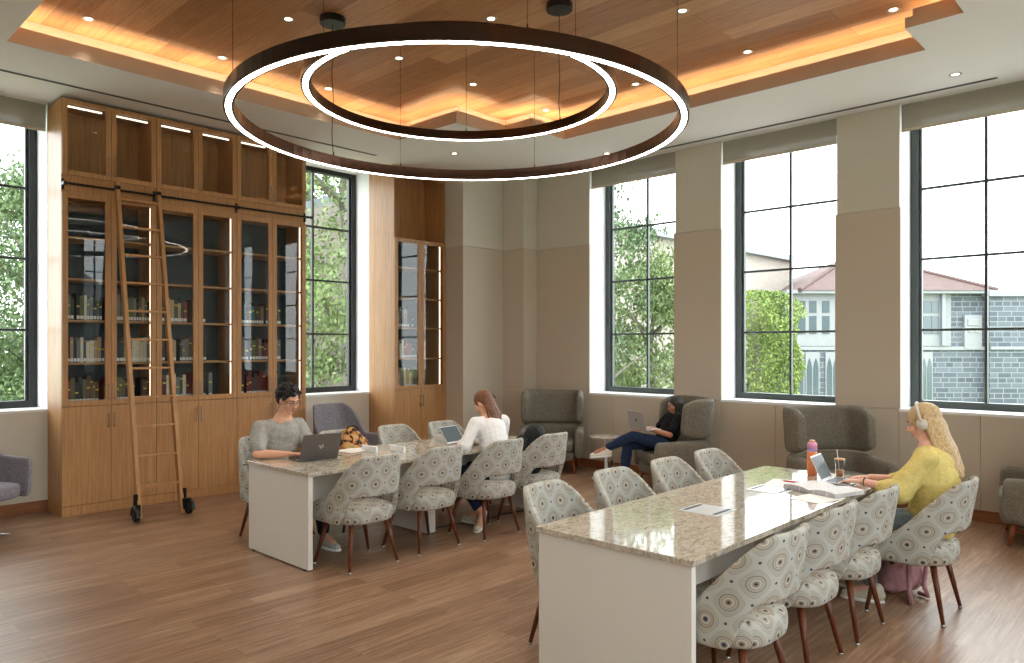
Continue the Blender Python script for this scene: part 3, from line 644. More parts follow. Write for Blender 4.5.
# ---------------------------------------------------------------- tables
def make_table(label, loc, lx, ly):
    r = thing('study_table', label, 'table', loc, 0, 'long library study tables'); H = .755; th = .03
    MB().box(0, lx, 0, ly, H - th, H).build('tabletop', 'quartz', r, bevel=.003)
    for x0 in (.012, lx - .052):
        MB().box(x0, x0 + .04, .012, ly - .012, .012, H - th).build('end_panel', 'table_white', r, bevel=.002)
    MB().box(lx / 2 - .05, lx / 2 + .05, .22, ly - .22, .012, H - th).build('middle_support', 'table_white', r, bevel=.002)
    MB().box(.052, lx - .052, ly * .38 - .01, ly * .38 + .01, .42, H - th).build('modesty_panel', 'table_white', r)
    for x in (.03, lx - .03, lx / 2):
        for y in (.08 if x != lx / 2 else .26, ly - (.08 if x != lx / 2 else .26)): MB().cyl((x, y, 0), (x, y, .013), .018, n=14).build('levelling_foot', 'black_plastic', r)
    return r
make_table('front white-panelled study table with glossy speckled stone top, nearest the camera', (2.985, 1.708, 0), 2.80, .945)
make_table('rear white-panelled study table with speckled stone top where the man in grey works', (3.028, 5.005, 0), 2.82, .965)
def power_plate(x, y, lab):
    r = thing('power_plate', lab, 'power outlet', (x, y, .7552), 0, 'flush power plates in the front tabletop')
    MB().box(-.125, .125, -.125, .125, 0, .003).build('plate', 'steel_plate', r, bevel=.001)
    for s in (-1, 1): MB().box(-.1, .1, s * .095 - .012, s * .095 + .012, .003, .0036).build('slot', 'black_plastic', r)
flat('steel_plate', (206, 208, 210), .3, .2, var=.01)
power_plate(3.98, 2.18, 'square flush power plate lying bare in the middle of the front table'); power_plate(4.85, 2.18, 'square flush power plate beside the paper and red pen on the front table')
for x, lab in ((4.04, 'raised white power box nearer the orange plaid bag on the rear table'), (4.22, 'raised white power box closer to the camera side of the rear table'), (5.02, 'white power box beside the laptop of the person in white')):
    rr = thing('power_box', lab, 'power outlet', (x, 5.62 if x < 4.1 else 5.45 if x < 5 else 5.72, .755), R(0), 'raised power boxes on the rear table')
    MB().box(-.012, .012, -.11, .11, 0, .058).build('housing', 'white_plastic', rr, bevel=.004)
    MB().box(-.0135, -.012, -.07, .07, .018, .042).build('socket_face', 'paper', rr)

# ---------------------------------------------------------------- lounge chairs
def make_wing():
    r = thing('wing_armchair', 'x', 'armchair')
    p, tot = upath(.385, .34, -.05, -.33, .6)
    def zt(t): return .60 + .02 * smooth(.9, .5, abs(t))
    def zb(t): return .19 + .02 * smooth(.8, 1, abs(t))
    ushell(p, tot, .12, zb, zt, lambda x, y, z, t: (x * (1 + .05 * (z - .2)), y + .02 * smooth(.6, .2, z) * (1 if abs(t) > .8 else 0), z), 5).build('arm_shell', 'wing_fabric', r, smooth=True, sub=1)
    p, tot = upath(.385, .04, -.12, -.36, .55)
    def zt2(t): return 1.10 - .06 * smooth(.72, 1, abs(t)) ** 2
    def zb2(t): return .625 + .05 * smooth(.7, 1, abs(t)) ** 2
    ushell(p, tot, .095, zb2, zt2, lambda x, y, z, t: (x * (1 + .02 * (z - .6)), y - .10 * (z - .6), z), 5).build('wing_back', 'wing_fabric', r, smooth=True, sub=1)
    cushion(.34, -.30, .36, .17, .30, .4, .0, r=.03).build('seat_base', 'wing_fabric', r, smooth=True, sub=1)
    cushion(.322, -.28, .37, .30, .43, .35, .02, r=.035).build('seat_cushion', 'wing_fabric', r, smooth=True, sub=1)
    for sx in (-1, 1):
        for ty, fy in ((.25, .30), (-.22, -.34)): MB().cyl((sx * .30, ty, .2), (sx * .33, fy, 0), .024, .013, n=12).build('leg', 'orange_leg', r, smooth=True)
        MB().cyl((sx * .315, .25, .13), (sx * .315, -.25, .13), .009, n=8).build('stretcher', 'orange_leg', r, smooth=True)
    return r
wing0 = make_wing()
def face(fx, fy): return math.atan2(fy, fx) - math.pi / 2
GW = 'high-backed grey winged armchairs along the windows'
place(wing0, (7.90, 6.72, 0), face(-.80, -.60), 'empty grey wing armchair in the room corner, behind the black backpack', GW)
WB = (7.99, 4.86); FB = (-.78, .62)
w1 = copy_tree(wing0); place(w1, (WB[0], WB[1], 0), face(*FB), 'grey wing armchair in which the dark-haired person sits with a laptop', GW)
w2 = copy_tree(wing0); place(w2, (7.72, 2.78, 0), face(-.60, -.80), 'empty dark grey wing armchair behind the orange bottle and far end of the front table', GW)
w3 = copy_tree(wing0); place(w3, (7.98, 1.07, 0), face(-.2, .98), 'grey armchair cut off by the right picture edge, only its arm and seat in view', GW)
def make_lounge(name, label, loc, rz, swivel):
    r = thing(name, label, 'armchair', loc, rz, 'purple-grey upholstered lounge chairs')
    p, tot = upath(.345, .30, .0, -.30, .62)
    def zt(t): return .60 + .38 * smooth(.60, .36, abs(t)) if not swivel else .70 + .07 * smooth(.9, .2, abs(t))
    def zb(t): return .27 if not swivel else .33
    ushell(p, tot, .05, zb, zt, lambda x, y, z, t: (x * (1 + .25 * (z - .4) * (1 if abs(t) > .4 else .0)) * (1 - (.35 * max(0, z - .6))), y - .22 * max(0, z - .4) * smooth(.8, .2, abs(t)), z), 6).build('shell', 'purple_fabric', r, smooth=True, sub=1)
    cushion(.325, -.28, .32, .30 if not swivel else .34, .44 if not swivel else .47, .5, .02, r=.04).build('seat_cushion', 'purple_fabric', r, smooth=True, sub=1)
    if swivel:
        MB().cyl((0, 0, .04), (0, 0, .35), .025, n=16).build('column', 'steel', r, smooth=True)
        for k in range(4):
            a = R(45 + 90 * k); MB().cyl((0, 0, .06), (.30 * math.cos(a), .30 * math.sin(a), .012), .018, .010, n=10).build('base_arm', 'steel', r, smooth=True)
    else:
        for sx in (-1, 1):
            for fy in (.26, -.26): MB().cyl((sx * .22, fy * .7, .29), (sx * .27, fy, 0), .02, .012, n=12).build('leg', 'walnut_leg', r, smooth=True)
    return r
make_lounge('lounge_chair', 'high-backed purple-grey lounge chair under the window between the bookcases', (5.42, 8.02, 0), face(.12, -.99), False)
make_lounge('lounge_chair', 'low purple-grey swivel lounge chair at the left picture edge', (1.47, 8.03, 0), face(.55, -.83), True)
def side_table(label, loc, rr, h):
    r = thing('side_table', label, 'side table', loc, 0, 'small round pedestal side tables')
    MB().lathe([(0, h - .004), (rr * .93, h - .006), (rr, h), (rr - .004, h + .012), (0, h + .014)], n=40).build('tabletop', 'quartz', r, smooth=False)
    MB().lathe([(0, 0), (.19, 0), (.195, .006), (.14, .02), (.05, .05), (.024, .12), (.018, .3), (.024, h - .06), (.06, h - .005)], n=28).build('pedestal', 'white_plastic', r, smooth=True)
side_table('round pedestal side table between the corner armchair and the seated dark-haired person', (7.88, 5.77, 0), .215, .54)
side_table('round pedestal side table partly hidden behind the person in yellow', (8.12, 2.02, 0), .2, .52)

# ---------------------------------------------------------------- laptops and small things
def laptop(name, label, loc, rz, w_, d_, ang, body, screen='screen_dark', logo=None):
    """hinge at y=0, keyboard deck towards -y, lid opens up; ang = lid angle from the deck"""
    r = thing(name, label, 'laptop', loc, rz); a = R(ang)
    MB().box(-w_ / 2, w_ / 2, -d_, 0, 0.001, .014).build('base', body, r, bevel=.004)
    MB().box(-w_ / 2 + .02, w_ / 2 - .02, -d_ * .52, -.02, .014, .0155).build('keyboard', 'key_dark', r)
    MB().box(-.05, .05, -d_ + .012, -d_ * .6, .014, .0146).build('touchpad', body, r)
    m4 = Matrix.Translation((0, 0, .012)) @ Matrix.Rotation(math.pi - a, 4, 'X') @ Matrix.Identity(4)
    # lid built flat over the deck (towards -y) then rotated about the hinge
    rot = Matrix.Translation((0, 0, .014)) @ Matrix.Rotation(-a, 4, 'X')
    l = MB().box(-w_ / 2, w_ / 2, -d_, 0, 0, .007).tf(rot).build('lid', body, r, bevel=.003)
    MB().box(-w_ / 2 + .008, w_ / 2 - .008, -d_ + .008, -.012, -.0012, 0).tf(rot).build('screen', screen, l)
    if logo == 'round':
        m = MB().lathe([(0, .0072), (.019, .0072), (.019, .0078), (0, .0078)], (0, -d_ / 2, 0), 24); m.tf(rot).build('logo', 'black_plastic', l)
        m = MB(); m.box(-.008, -.004, -d_ / 2 - .012, -d_ / 2 + .008, .0079, .0083).box(.003, .007, -d_ / 2 - .008, -d_ / 2 + .013, .0079, .0083).box(-.004, .003, -d_ / 2 - .002, -d_ / 2 + .002, .0079, .0083).tf(rot).build('logo_letters', 'laptop_silver', l)
    if logo == 'slant':
        m = MB()
        for k, (x, y0_, y1_) in enumerate(((-.016, -.012, .022), (-.005, -.012, .006), (.006, -.022, .012), (.017, -.004, .012))):
            s = .004; m.add([(x - s + .3 * y0_, -d_ / 2 - y0_, .0073), (x + s + .3 * y0_, -d_ / 2 - y0_, .0073), (x + s + .3 * y1_, -d_ / 2 - y1_, .0073), (x - s + .3 * y1_, -d_ / 2 - y1_, .0073)], [(0, 1, 2, 3)])
        m.tf(rot).build('logo', 'laptop_silver', l)
    return r
laptop('laptop', 'grey open laptop in front of the man in the grey T-shirt', (3.45, 5.53, .757), R(172), .345, .235, 112, 'laptop_grey', logo='slant')
laptop('laptop', 'open laptop with dark screen in front of the person in white', (4.97, 5.47, .757), R(8), .27, .19, 126, 'laptop_silver')
laptop('laptop', 'small open convertible laptop with dark tilted screen used by the person in yellow', (5.42, 2.02, .757), R(5), .25, .185, 116, 'laptop_silver')
# papers, book, pen on front table
r = thing('open_book', 'thick open book with printed pages lying on the front table', 'book', (5.02, 1.90, .757), R(72))
for s in (-1, 1):
    m = MB(); n = 10; vs = []
    for i in range(n + 1):
        x = s * .205 * i / n; z = .04 * math.sin(math.pi * min(1, (i / n) * .55 + .12)) * (1 - .35 * i / n)
        vs += [(x, -.14, z + .004), (x, .14, z + .004), (x, -.14, 0), (x, .14, 0)]
    fs = []
    for i in range(n):
        a = 4 * i; c = a + 4; fs += [(a, c, c + 1, a + 1), (a + 2, a + 3, c + 3, c + 2), (a, a + 2, c + 2, c), (a + 1, c + 1, c + 3, a + 3)]
    fs += [(4 * n, 4 * n + 2, 4 * n + 3, 4 * n + 1)]
    m.add(vs, fs).build('page_block', 'printed_page', r, smooth=False)
MB().box(-.21, .21, -.145, .145, -.001, .0015).build('cover', 'book_grey', r)
tag(MB().box(-.11, .11, -.15, .15, 0, .0012).build('paper_sheet', 'paper'), 'white paper sheet under the red pen on the front table', 'paper'); o = bpy.data.objects['paper_sheet']; o.location = (5.10, 2.20, .7592); o.rotation_euler = (0, 0, R(100))
tag(MB().box(-.11, .11, -.15, .15, 0, .001).build('paper_sheet', 'paper'), 'white paper sheet beside the open book, under the near edge of it', 'paper'); o = bpy.data.objects['paper_sheet.001']; o.location = (4.76, 1.84, .7565); o.rotation_euler = (0, 0, R(80))
r = thing('pen', 'red pen lying on the paper sheet on the front table', 'pen', (5.17, 2.17, .7655), R(94))
MB().cyl((-.085, 0, 0), (.05, 0, 0), .0055, n=10).build('barrel', 'red', r, smooth=True); MB().cyl((.05, 0, 0), (.075, 0, 0), .005, .001, n=10).build('tip', 'red', r, smooth=True); MB().box(-.08, -.04, -.0015, .0015, .005, .0085).build('clip', 'white_plastic', r)
# bottle and iced drink
r = thing('water_bottle', 'orange water bottle with a pink lid, behind the small laptop on the front table', 'bottle', (5.60, 2.20, .756))
MB().lathe([(0, 0), (.034, 0), (.037, .006), (.037, .165), (.034, .18)], n=28).build('body', 'orange_plastic', r, smooth=True)
MB().lathe([(.0345, .178), (.0365, .182), (.0365, .200), (.035, .204)], n=28).build('collar', 'lilac_plastic', r, smooth=True)
MB().lathe([(.036, .202), (.036, .232), (.028, .246), (0, .248)], n=28).build('lid', 'pink_plastic', r, smooth=True)
MB().lathe([(.0, .244), (.021, .246), (.023, .256), (.017, .264), (0, .266)], n=20).build('spout_cap', 'cork', r, smooth=True)
r = thing('iced_drink', 'clear glass cup of iced coffee with lid and straw on the front table', 'cup', (5.66, 2.02, .756))
MB().lathe([(.026, .002), (.028, .0), (.036, .128), (.034, .128), (.0265, .006)], n=28).build('glass', 'cup_glass', r, smooth=True)
MB().lathe([(0, .006), (.0262, .006), (.029, .05), (0, .05)], n=24).build('coffee', 'coffee', r, smooth=True)
MB().lathe([(0, .137), (.036, .136), (.038, .126), (.037, .126)], n=24).build('lid', 'cork', r, smooth=True)
MB().cyl((.0, .0, .02), (-.022, .012, .205), .0035, n=8).build('straw', 'white_plastic', r, smooth=True)
for k in range(2):
    MB().box(-.011, .011, -.011, .011, -.011, .011).tf(Matrix.Translation((.010 * math.cos(k * 1.9), .010 * math.sin(k * 1.9), .062 + .018 * k)) @ Euler((k, k * 2, k * 3)).to_matrix().to_4x4()).build('ice_cube', 'cup_glass', r, bevel=.002)
# notebook + loose papers on rear table
r = thing('notebook', 'open white notebook lying beside the grey laptop on the rear table', 'notebook', (3.98, 5.78, .757), R(12))
for s in (-1, 1): MB().box(min(0, s * .15), max(0, s * .15), -.11, .11, 0.002, .010).build('pages', 'paper', r, bevel=.002)
MB().box(-.155, .155, -.115, .115, 0, .002).build('cover', 'cork', r)

# ---------------------------------------------------------------- soft blobs (voxel-fused bodies, bags)
def sph(mb, c, rad, rot=None, n=14):
    b = bmesh.new(); bmesh.ops.create_uvsphere(b, u_segments=n, v_segments=n - 4, radius=1)
    mt = Matrix.Translation(c) @ ((rot or Euler((0, 0, 0))).to_matrix().to_4x4()) @ Matrix.Diagonal((*((rad, rad, rad) if not isinstance(rad, (tuple, list)) else rad), 1))
    mb.add([mt @ v.co for v in b.verts], [tuple(v.index for v in f.verts) for f in b.faces]); b.free(); return mb
def cap(mb, p0, p1, r0, r1=None, n=14):
    r1 = r0 if r1 is None else r1; mb.cyl(p0, p1, r0, r1, n); sph(mb, p0, r0, n=n); sph(mb, p1, r1, n=n); return mb
def limb(mb, pts, rs):
    for (p, q), (a, b_) in zip(zip(pts, pts[1:]), zip(rs, rs[1:])): cap(mb, p, q, a, b_)
    return mb
def blob(name, mb, mat, parent=None, vox=.006, sm=5, noise_amt=0, nscale=.05):
    o = mb.build(name, mat, parent, recalc=False)
    rm = o.modifiers.new('fuse', 'REMESH'); rm.mode = 'VOXEL'; rm.voxel_size = vox; rm.use_smooth_shade = True
    if noise_amt:
        tx = bpy.data.textures.new(name + '_folds', 'CLOUDS'); tx.noise_scale = nscale; dm = o.modifiers.new('folds', 'DISPLACE'); dm.texture = tx; dm.strength = noise_amt; dm.mid_level = .5
    s = o.modifiers.new('relax', 'SMOOTH'); s.factor = .5; s.iterations = sm
    return o
V = Vector
def head_prims(mb, c, yaw, pitch, s=1.0):
    """head centred on c, looking along +y when yaw = pitch = 0"""
    rot = (Matrix.Rotation(R(yaw), 4, 'Z') @ Matrix.Rotation(R(pitch), 4, 'X')); T = Matrix.Translation(c) @ rot @ Matrix.Scale(s, 4)
    st = len(mb.v)
    sph(mb, (0, -.012, .025), (.072, .090, .088), n=20); sph(mb, (0, .022, -.035), (.054, .062, .066), n=18)
    sph(mb, (0, .055, -.085), (.026, .022, .020)); sph(mb, (0, .068, .028), (.050, .018, .012))
    cap(mb, (0, .080, .012), (0, .098, -.022), .0085, .0125); sph(mb, (-.010, .090, -.026), .008); sph(mb, (.010, .090, -.026), .008)
    sph(mb, (0, .082, -.052), (.022, .010, .0065)); sph(mb, (0, .080, -.062), (.019, .010, .0065))
    for k in (-1, 1):
        sph(mb, (k * .042, .058, -.022), (.022, .022, .020)); sph(mb, (k * .074, -.005, -.008), (.009, .018, .030), Euler((R(-12), 0, R(k * -18))))
    mb.tf(T, st); return T
def face_parts(T, parent, tone_lip='lip', brow='brow'):
    for k in (-1, 1):
        m = MB(); sph(m, (k * .031, .071, .010), (.0135, .009, .0085)); m.tf(T).build('eye', 'eye_white', parent, smooth=True)
        m = MB(); sph(m, (k * .031, .0785, .008), (.0062, .004, .0062)); m.tf(T).build('iris', 'eye_dark', parent, smooth=True)
        m = MB(); cap(m, (k * .017, .084, .031), (k * .046, .074, .033), .0042, .003, 8); m.tf(T).build('eyebrow', brow, parent, smooth=True)
    m = MB(); sph(m, (0, .0885, -.053), (.020, .006, .0048)); sph(m, (0, .0875, -.0605), (.017, .006, .0052)); m.tf(T).build('lips', tone_lip, parent, smooth=True)
def hand(mb, wrist, fwd, up, s=1.0, curl=.5, side=1):
    """palm from the wrist along fwd; four unequal bent fingers and a thumb leaving the palm's side"""
    f = V(fwd).normalized(); u = V(up); u = (u - f * u.dot(f)).normalized(); r_ = f.cross(u) * side; w0 = V(wrist)
    P = lambda a, b_, c: w0 + (f * a + r_ * b_ + u * c) * s
    for b_ in (-.028, -.010, .010, .026): cap(mb, P(.012, b_ * .7, 0), P(.082, b_, 0), .014 * s, .0125 * s, 8)
    for b_, L in ((-.030, .062), (-.011, .074), (.010, .080), (.029, .070)):
        a0, a1, a2 = .10 * 0 + .25 * curl, .9 * curl, 1.5 * curl; p = P(.084, b_ * 1.12, .002); ang = a0
        for seg, rr in ((.44, .0088), (.32, .008), (.24, .0072)):
            q = p + (f * math.cos(ang) - u * math.sin(ang)) * L * seg * s; cap(mb, p, q, rr * s, rr * .93 * s, 8); p = q; ang += .65 * curl
    p = P(.022, .030, -.004); q = P(.052, .058, -.014); cap(mb, p, q, .0125 * s, .0105 * s, 8); cap(mb, q, P(.078, .062, -.024), .0098 * s, .0085 * s, 8)
def shoe(name, parent, ankle, fwd, mat, up=(0, 0, 1), sole='paper', tilt=0):
    f = V(fwd).normalized(); u = V(up); u = (u - f * u.dot(f)).normalized(); r_ = f.cross(u); a = V(ankle)
    P = lambda x, y, z: a + f * x + r_ * y + u * z
    m = MB(); cap(m, P(-.045, 0, -.045), P(.11, 0, -.058), .038, .034); cap(m, P(.10, .0, -.060), P(.165, .004, -.066), .036, .028); cap(m, P(-.03, 0, -.01), P(-.02, 0, -.04), .043, .04); cap(m, P(.02, 0, -.02), P(.10, 0, -.045), .034, .028)
    o = blob(name, m, mat, parent, .006, 4)
    m = MB(); n = 20; vs = []
    for z in (-.096, -.078):
        for i in range(n):
            t_ = 2 * math.pi * i / n; x = .06 + .138 * math.cos(t_); y = .044 * math.sin(t_) * (1.05 + .12 * math.cos(t_)); vs.append(P(x, y, z))
    m.add(vs, [tuple(range(n)), tuple(range(2 * n - 1, n - 1, -1))] + [(i, (i + 1) % n, n + (i + 1) % n, n + i) for i in range(n)]).build('sole', sole, o, bevel=.003)
    return o

# ---------------------------------------------------------------- people
def torso(mb, spine, dims, steps=5):
    for (p, q), (a, b_) in zip(zip(spine, spine[1:]), zip(dims, dims[1:])):
        p, q = V(p), V(q); d = (q - p); tilt = math.atan2(-d.y, d.z)
        for k in range(steps + 1):
            f = k / steps; sph(mb, p.lerp(q, f), tuple(a[i] + (b_[i] - a[i]) * f for i in range(3)), Euler((tilt, 0, 0)), 18)
def lerp(p, q, f): return tuple(V(p).lerp(V(q), f))
def person(label, loc, rz, c):
    """c holds joints in the person's own frame (facing +y)"""
    mb = MB(); skin = c['skin']; fem = c.get('fem', True); sw = .93 if fem else 1.06
    sp = c['spine']                                        # pelvis, waist, chest, neck base
    dims = [(.150 * sw, .105, .10), (.118 * sw, .088, .09), (.150 * sw, .100, .11), (.075, .06, .05)]
    torso(mb, sp, dims)
    T = head_prims(mb, c['head'], c['yaw'], c['pitch'], c.get('hs', 1.0))
    cap(mb, sp[3], V(c['head']) + V((0, -.015, -.05)), .052 if fem else .06, .05 if fem else .057)
    for sd in ('L', 'R'):
        S, E_, W, Fd = (c[k + sd] for k in ('sh', 'el', 'wr', 'hf'))
        limb(mb, [S, lerp(S, E_, .5), E_, lerp(E_, W, .35), W], [.047 * sw, .043 * sw, .036 * sw, .036 * sw, .023])
        hand(mb, W, Fd, c.get('hup', (0, 0, 1)), .95 if fem else 1.05, c.get('curl', .5), 1 if sd == 'L' else -1)
        H, K, A = (c[k + sd] for k in ('hip', 'kn', 'an'))
        limb(mb, [H, lerp(H, K, .5), K, lerp(K, A, .3), lerp(K, A, .75), A], [.078, .066, .052, .052, .036, .034])
        fd = V(c['ft' + sd]); limb(mb, [V(A), V(A) + fd.normalized() * .11 + V((0, 0, -.04))], [.033, .028])
    p = blob('person', mb, skin, None, .0055, 3)
    p.location = loc; p.rotation_euler = (0, 0, R(rz)); tag(p, label, 'person')
    face_parts(T, p, c.get('lip', 'lip'), c.get('brow', 'brow'))
    # top
    m = MB(); g = c.get('loose', .012)
    sd_ = [(d[0] + g + .012, d[1] + g + .012, d[2] + g) for d in dims]; sd_[3] = (.088, .072, .026)
    sp2 = [V(sp[0]) + V((0, 0, -.02)), V(sp[1]), V(sp[2]), V(sp[3]) + V((0, 0, -.04))]; sd_[1] = (sd_[1][0] + g, sd_[1][1] + g, sd_[1][2])
    torso(m, sp2, sd_)
    for s_ in ('L', 'R'):
        S, E_, W = (c[k + s_] for k in ('sh', 'el', 'wr')); f = c['sleeve']; r0 = .058 * sw + g * .6
        cap(m, lerp(sp2[3], S, .35), S, .05, r0)
        if f <= 1: limb(m, [S, lerp(S, E_, f)], [r0, r0 * .97])
        else: limb(m, [S, lerp(S, E_, .5), E_, lerp(E_, W, (f - 1) * .55), lerp(E_, W, f - 1)], [r0, .052 * sw + g, .05 * sw + g * 1.4, .046 + g * .9, .033 + g * .5])
    blob(c['topname'], m, c['top'], p, .0075, 3, c.get('fold', .026), c.get('foldscale', .07))
    # legs
    m = MB(); torso(m, [V(sp[0]) + V((0, 0, -.015)), V(sp[0]) + V((0, 0, .05))], [(dims[0][0] + .018, .122, .09), (dims[0][0] + .008, .112, .06)], 2)
    for s_ in ('L', 'R'):
        H, K, A = (c[k + s_] for k in ('hip', 'kn', 'an')); limb(m, [H, lerp(H, K, .5), K, lerp(K, A, .35), lerp(K, A, c.get('cuff', .88))], [.092, .079, .065, .064, .050])
    blob('trousers', m, c['pants'], p, .0075, 4, .014, .08)
    for s_ in ('L', 'R'):
        shoe('shoe', p, c['an' + s_], c['ft' + s_], c['shoe'], c.get('fu' + s_, (0, 0, 1)), c.get('sole', 'paper'))
    return p, T
def strands(T, paths, r0, r1, nm, mat, p, vox=.006, base=None, sm=3, na=.01):
    m = MB()
    for e in (base or []): sph(m, e[0], e[1], Euler(e[2]) if len(e) > 2 else None, 18)
    m.tf(T); st = len(m.v); q = T.to_euler(); T2 = Matrix.Translation(T.to_translation()) @ Matrix.Rotation(q.z, 4, 'Z') @ Matrix.Rotation(q.x * .3, 4, 'X')
    for pts in paths: limb(m, pts, [r0 + (r1 - r0) * k / (len(pts) - 1) for k in range(len(pts))])
    m.tf(T2, st); return blob(nm, m, mat, p, vox, sm, na, .02)

# 1. man in grey T-shirt
C_ = dict(skin='skin_a', fem=False, hs=1.06, spine=[(0, -.02, .57), (0, .0, .74), (-.01, .05, .95), (-.03, .08, 1.10)], head=(-.05, .135, 1.245), yaw=10, pitch=-24,
          shL=(-.185, .06, 1.0), elL=(-.25, .16, .80), wrL=(-.15, .36, .795), hfL=(.35, 1, -.05), shR=(.18, .05, 1.0), elR=(.27, .17, .80), wrR=(.05, .33, .795), hfR=(-.75, .65, -.05),
          hipL=(-.1, 0, .55), knL=(-.13, .45, .54), anL=(-.12, .44, .095), ftL=(-.15, 1, 0), hipR=(.1, 0, .55), knR=(.13, .45, .54), anR=(.12, .32, .095), ftR=(.1, 1, 0),
          sleeve=.72, topname='tshirt', top='tshirt_grey', pants='trousers', shoe='shoe_grey', loose=.022, curl=.35)
C_['anL'] = (-.12, .60, .10); C_['knL'] = (-.13, .46, .53)
pm, T = person('person with dark curly hair and glasses in a grey T-shirt, typing at the grey laptop', (3.38, 6.12, 0), 180, C_)
rd = random.Random(2); m = MB()
sph(m, (0, -.03, .045), (.084, .098, .088), n=18); sph(m, (0, -.075, -.01), (.062, .05, .07))
for k in range(170):
    a = rd.uniform(-math.pi, 0) if rd.random() < .72 else rd.uniform(-math.pi, math.pi); el = rd.uniform(-.35, 1.4)
    x, y, z = .092 * math.cos(el) * math.cos(a), -.02 + .1 * math.cos(el) * math.sin(a), .035 + .10 * math.sin(el)
    if y > .045 and z < .075: continue
    sph(m, (x, y, z), rd.uniform(.012, .021), n=8)
blob('hair', m.tf(T), 'hair_black', pm, .005, 1)
m = MB()
for k in (-1, 1):
    pts = [(k * .033 + .024 * math.cos(a), .089 - abs(math.cos(a)) * .004, .006 + .019 * math.sin(a)) for a in [2 * math.pi * i / 18 for i in range(19)]]; m.tube(pts, .0016, 6)
    m.tube([(k * .057, .086, .012), (k * .072, .04, .012), (k * .078, -.01, .004)], .0016, 6)
m.tube([(-.009, .092, .008), (0, .095, .010), (.009, .092, .008)], .0016, 6); m.tf(T).build('glasses', 'black_plastic', pm, smooth=True)
m = MB(); sph(m, (0, .083, -.041), (.020, .006, .0045)); m.tf(T).build('moustache', 'hair_black', pm, smooth=True)
# 2. person in white, back to the camera
C_ = dict(skin='skin_a', spine=[(.02, -.03, .57), (.03, .0, .74), (.05, .08, .93), (.06, .13, 1.06)], head=(.06, .20, 1.175), yaw=14, pitch=-30,
          shL=(-.12, .12, 1.0), elL=(-.25, .12, .80), wrL=(-.12, .32, .79), hfL=(.5, 1, -.05), shR=(.23, .09, 1.0), elR=(.27, .16, .79), wrR=(.12, .34, .79), hfR=(-.4, 1, -.05),
          hipL=(-.08, 0, .55), knL=(-.12, .38, .50), anL=(-.05, .10, .14), ftL=(-.8, -.45, -.32), fuL=(-.2, -.35, .9), hipR=(.1, 0, .55), knR=(.1, .42, .52), anR=(.02, .22, .11), ftR=(-.2, 1, 0),
          sleeve=1.95, topname='long_sleeve_top', top='white_knit', fold=.014, foldscale=.12, pants='denim', shoe='shoe_beige', loose=.012, cuff=.8)
pw, T = person('person with long brown half-tied hair in a white long-sleeved top, back to the camera', (4.95, 4.93, 0), 0, C_)
rd = random.Random(5); paths = []
for k in range(44):
    a = rd.uniform(-1.05, 1.05); x = .075 * math.sin(a) * 1.0; y = -.02 - .088 * math.cos(a); L = rd.uniform(.15, .26)
    paths.append([(x * .8, y * .6 - .02, .07), (x * 1.05, y, -.0), (x * 1.1 + .01 * math.sin(k), y - .02, -.07), (x * 1.3 + .022 * math.sin(k * 2.3) + .02, y - .03, -.07 - L * .35), (x * 1.5 + .026 * math.sin(k * 3.1) + .03, y - .035, -.07 - L * .7), (x * 1.3 + .024 * math.cos(k * 1.7) + .045, y - .025, -.07 - L)])
strands(T, paths, .017, .008, 'hair', 'hair_brown', pw, .0045, [((0, -.02, .035), (.082, .098, .088))], 2, .006)
m = MB(); m.tube([(.05, -.105, .03), (.02, -.125, .02), (.045, -.125, -.01), (.06, -.11, .0)], .006).tf(T).build('hair_clip', 'brow', pw, smooth=True)
# 3. dark-haired person in the wing chair
rz3 = math.degrees(face(*FB))
C_ = dict(skin='skin_b', hs=.97, spine=[(0, .06, .52), (0, -.03, .66), (0, -.10, .80), (-.01, -.12, .91)], head=(-.03, -.095, 1.00), yaw=6, pitch=-16,
          shL=(-.16, -.09, .86), elL=(-.235, .05, .66), wrL=(-.08, .245, .715), hfL=(.3, 1, 0), shR=(.16, -.09, .86), elR=(.22, .05, .67), wrR=(.08, .245, .715), hfR=(-.3, 1, 0),
          hipL=(-.09, .06, .52), knL=(-.07, .46, .635), anL=(.02, .78, .475), ftL=(.25, .9, -.10), fuL=(0, .15, 1), hipR=(.09, .06, .52), knR=(.07, .48, .52), anR=(-.02, .56, .10), ftR=(0, 1, 0),
          sleeve=.75, topname='tshirt', top='black_tee', pants='denim', shoe='shoe_white', loose=.012, cuff=.86)
pl, T = person('person with long dark hair and black T-shirt, legs crossed in the wing armchair', (WB[0] + FB[0] * .06, WB[1] + FB[1] * .06, .0), rz3, C_)
rd = random.Random(8); paths = []
for k in range(24):
    a = rd.uniform(-2.25, 2.1); x = .078 * math.sin(a); y = -.015 - .085 * math.cos(a)
    paths.append([(x * .6, y * .4, .085), (x * 1.03, y * .9, .03), (x * 1.12, y, -.06), (x * 1.25, y * .9 + .02, -.15), (x * 1.35, y * .8 + .05, -.24), (x * 1.3, y * .7 + .075, -.30 - rd.random() * .05)])
strands(T, paths, .021, .010, 'hair', 'hair_dark', pl, .0055, [((0, -.02, .035), (.079, .095, .087))], 2, .005)
lp = laptop('laptop', 'silver laptop on the lap of the person in the wing armchair', (WB[0], WB[1], 0), rz3, .32, .225, 104, 'laptop_silver', logo='round')
mt = Matrix.Translation((WB[0], WB[1], 0)) @ Matrix.Rotation(R(rz3), 4, 'Z') @ Matrix.Translation((-.02, .43, .705)); lp.location = mt.to_translation()
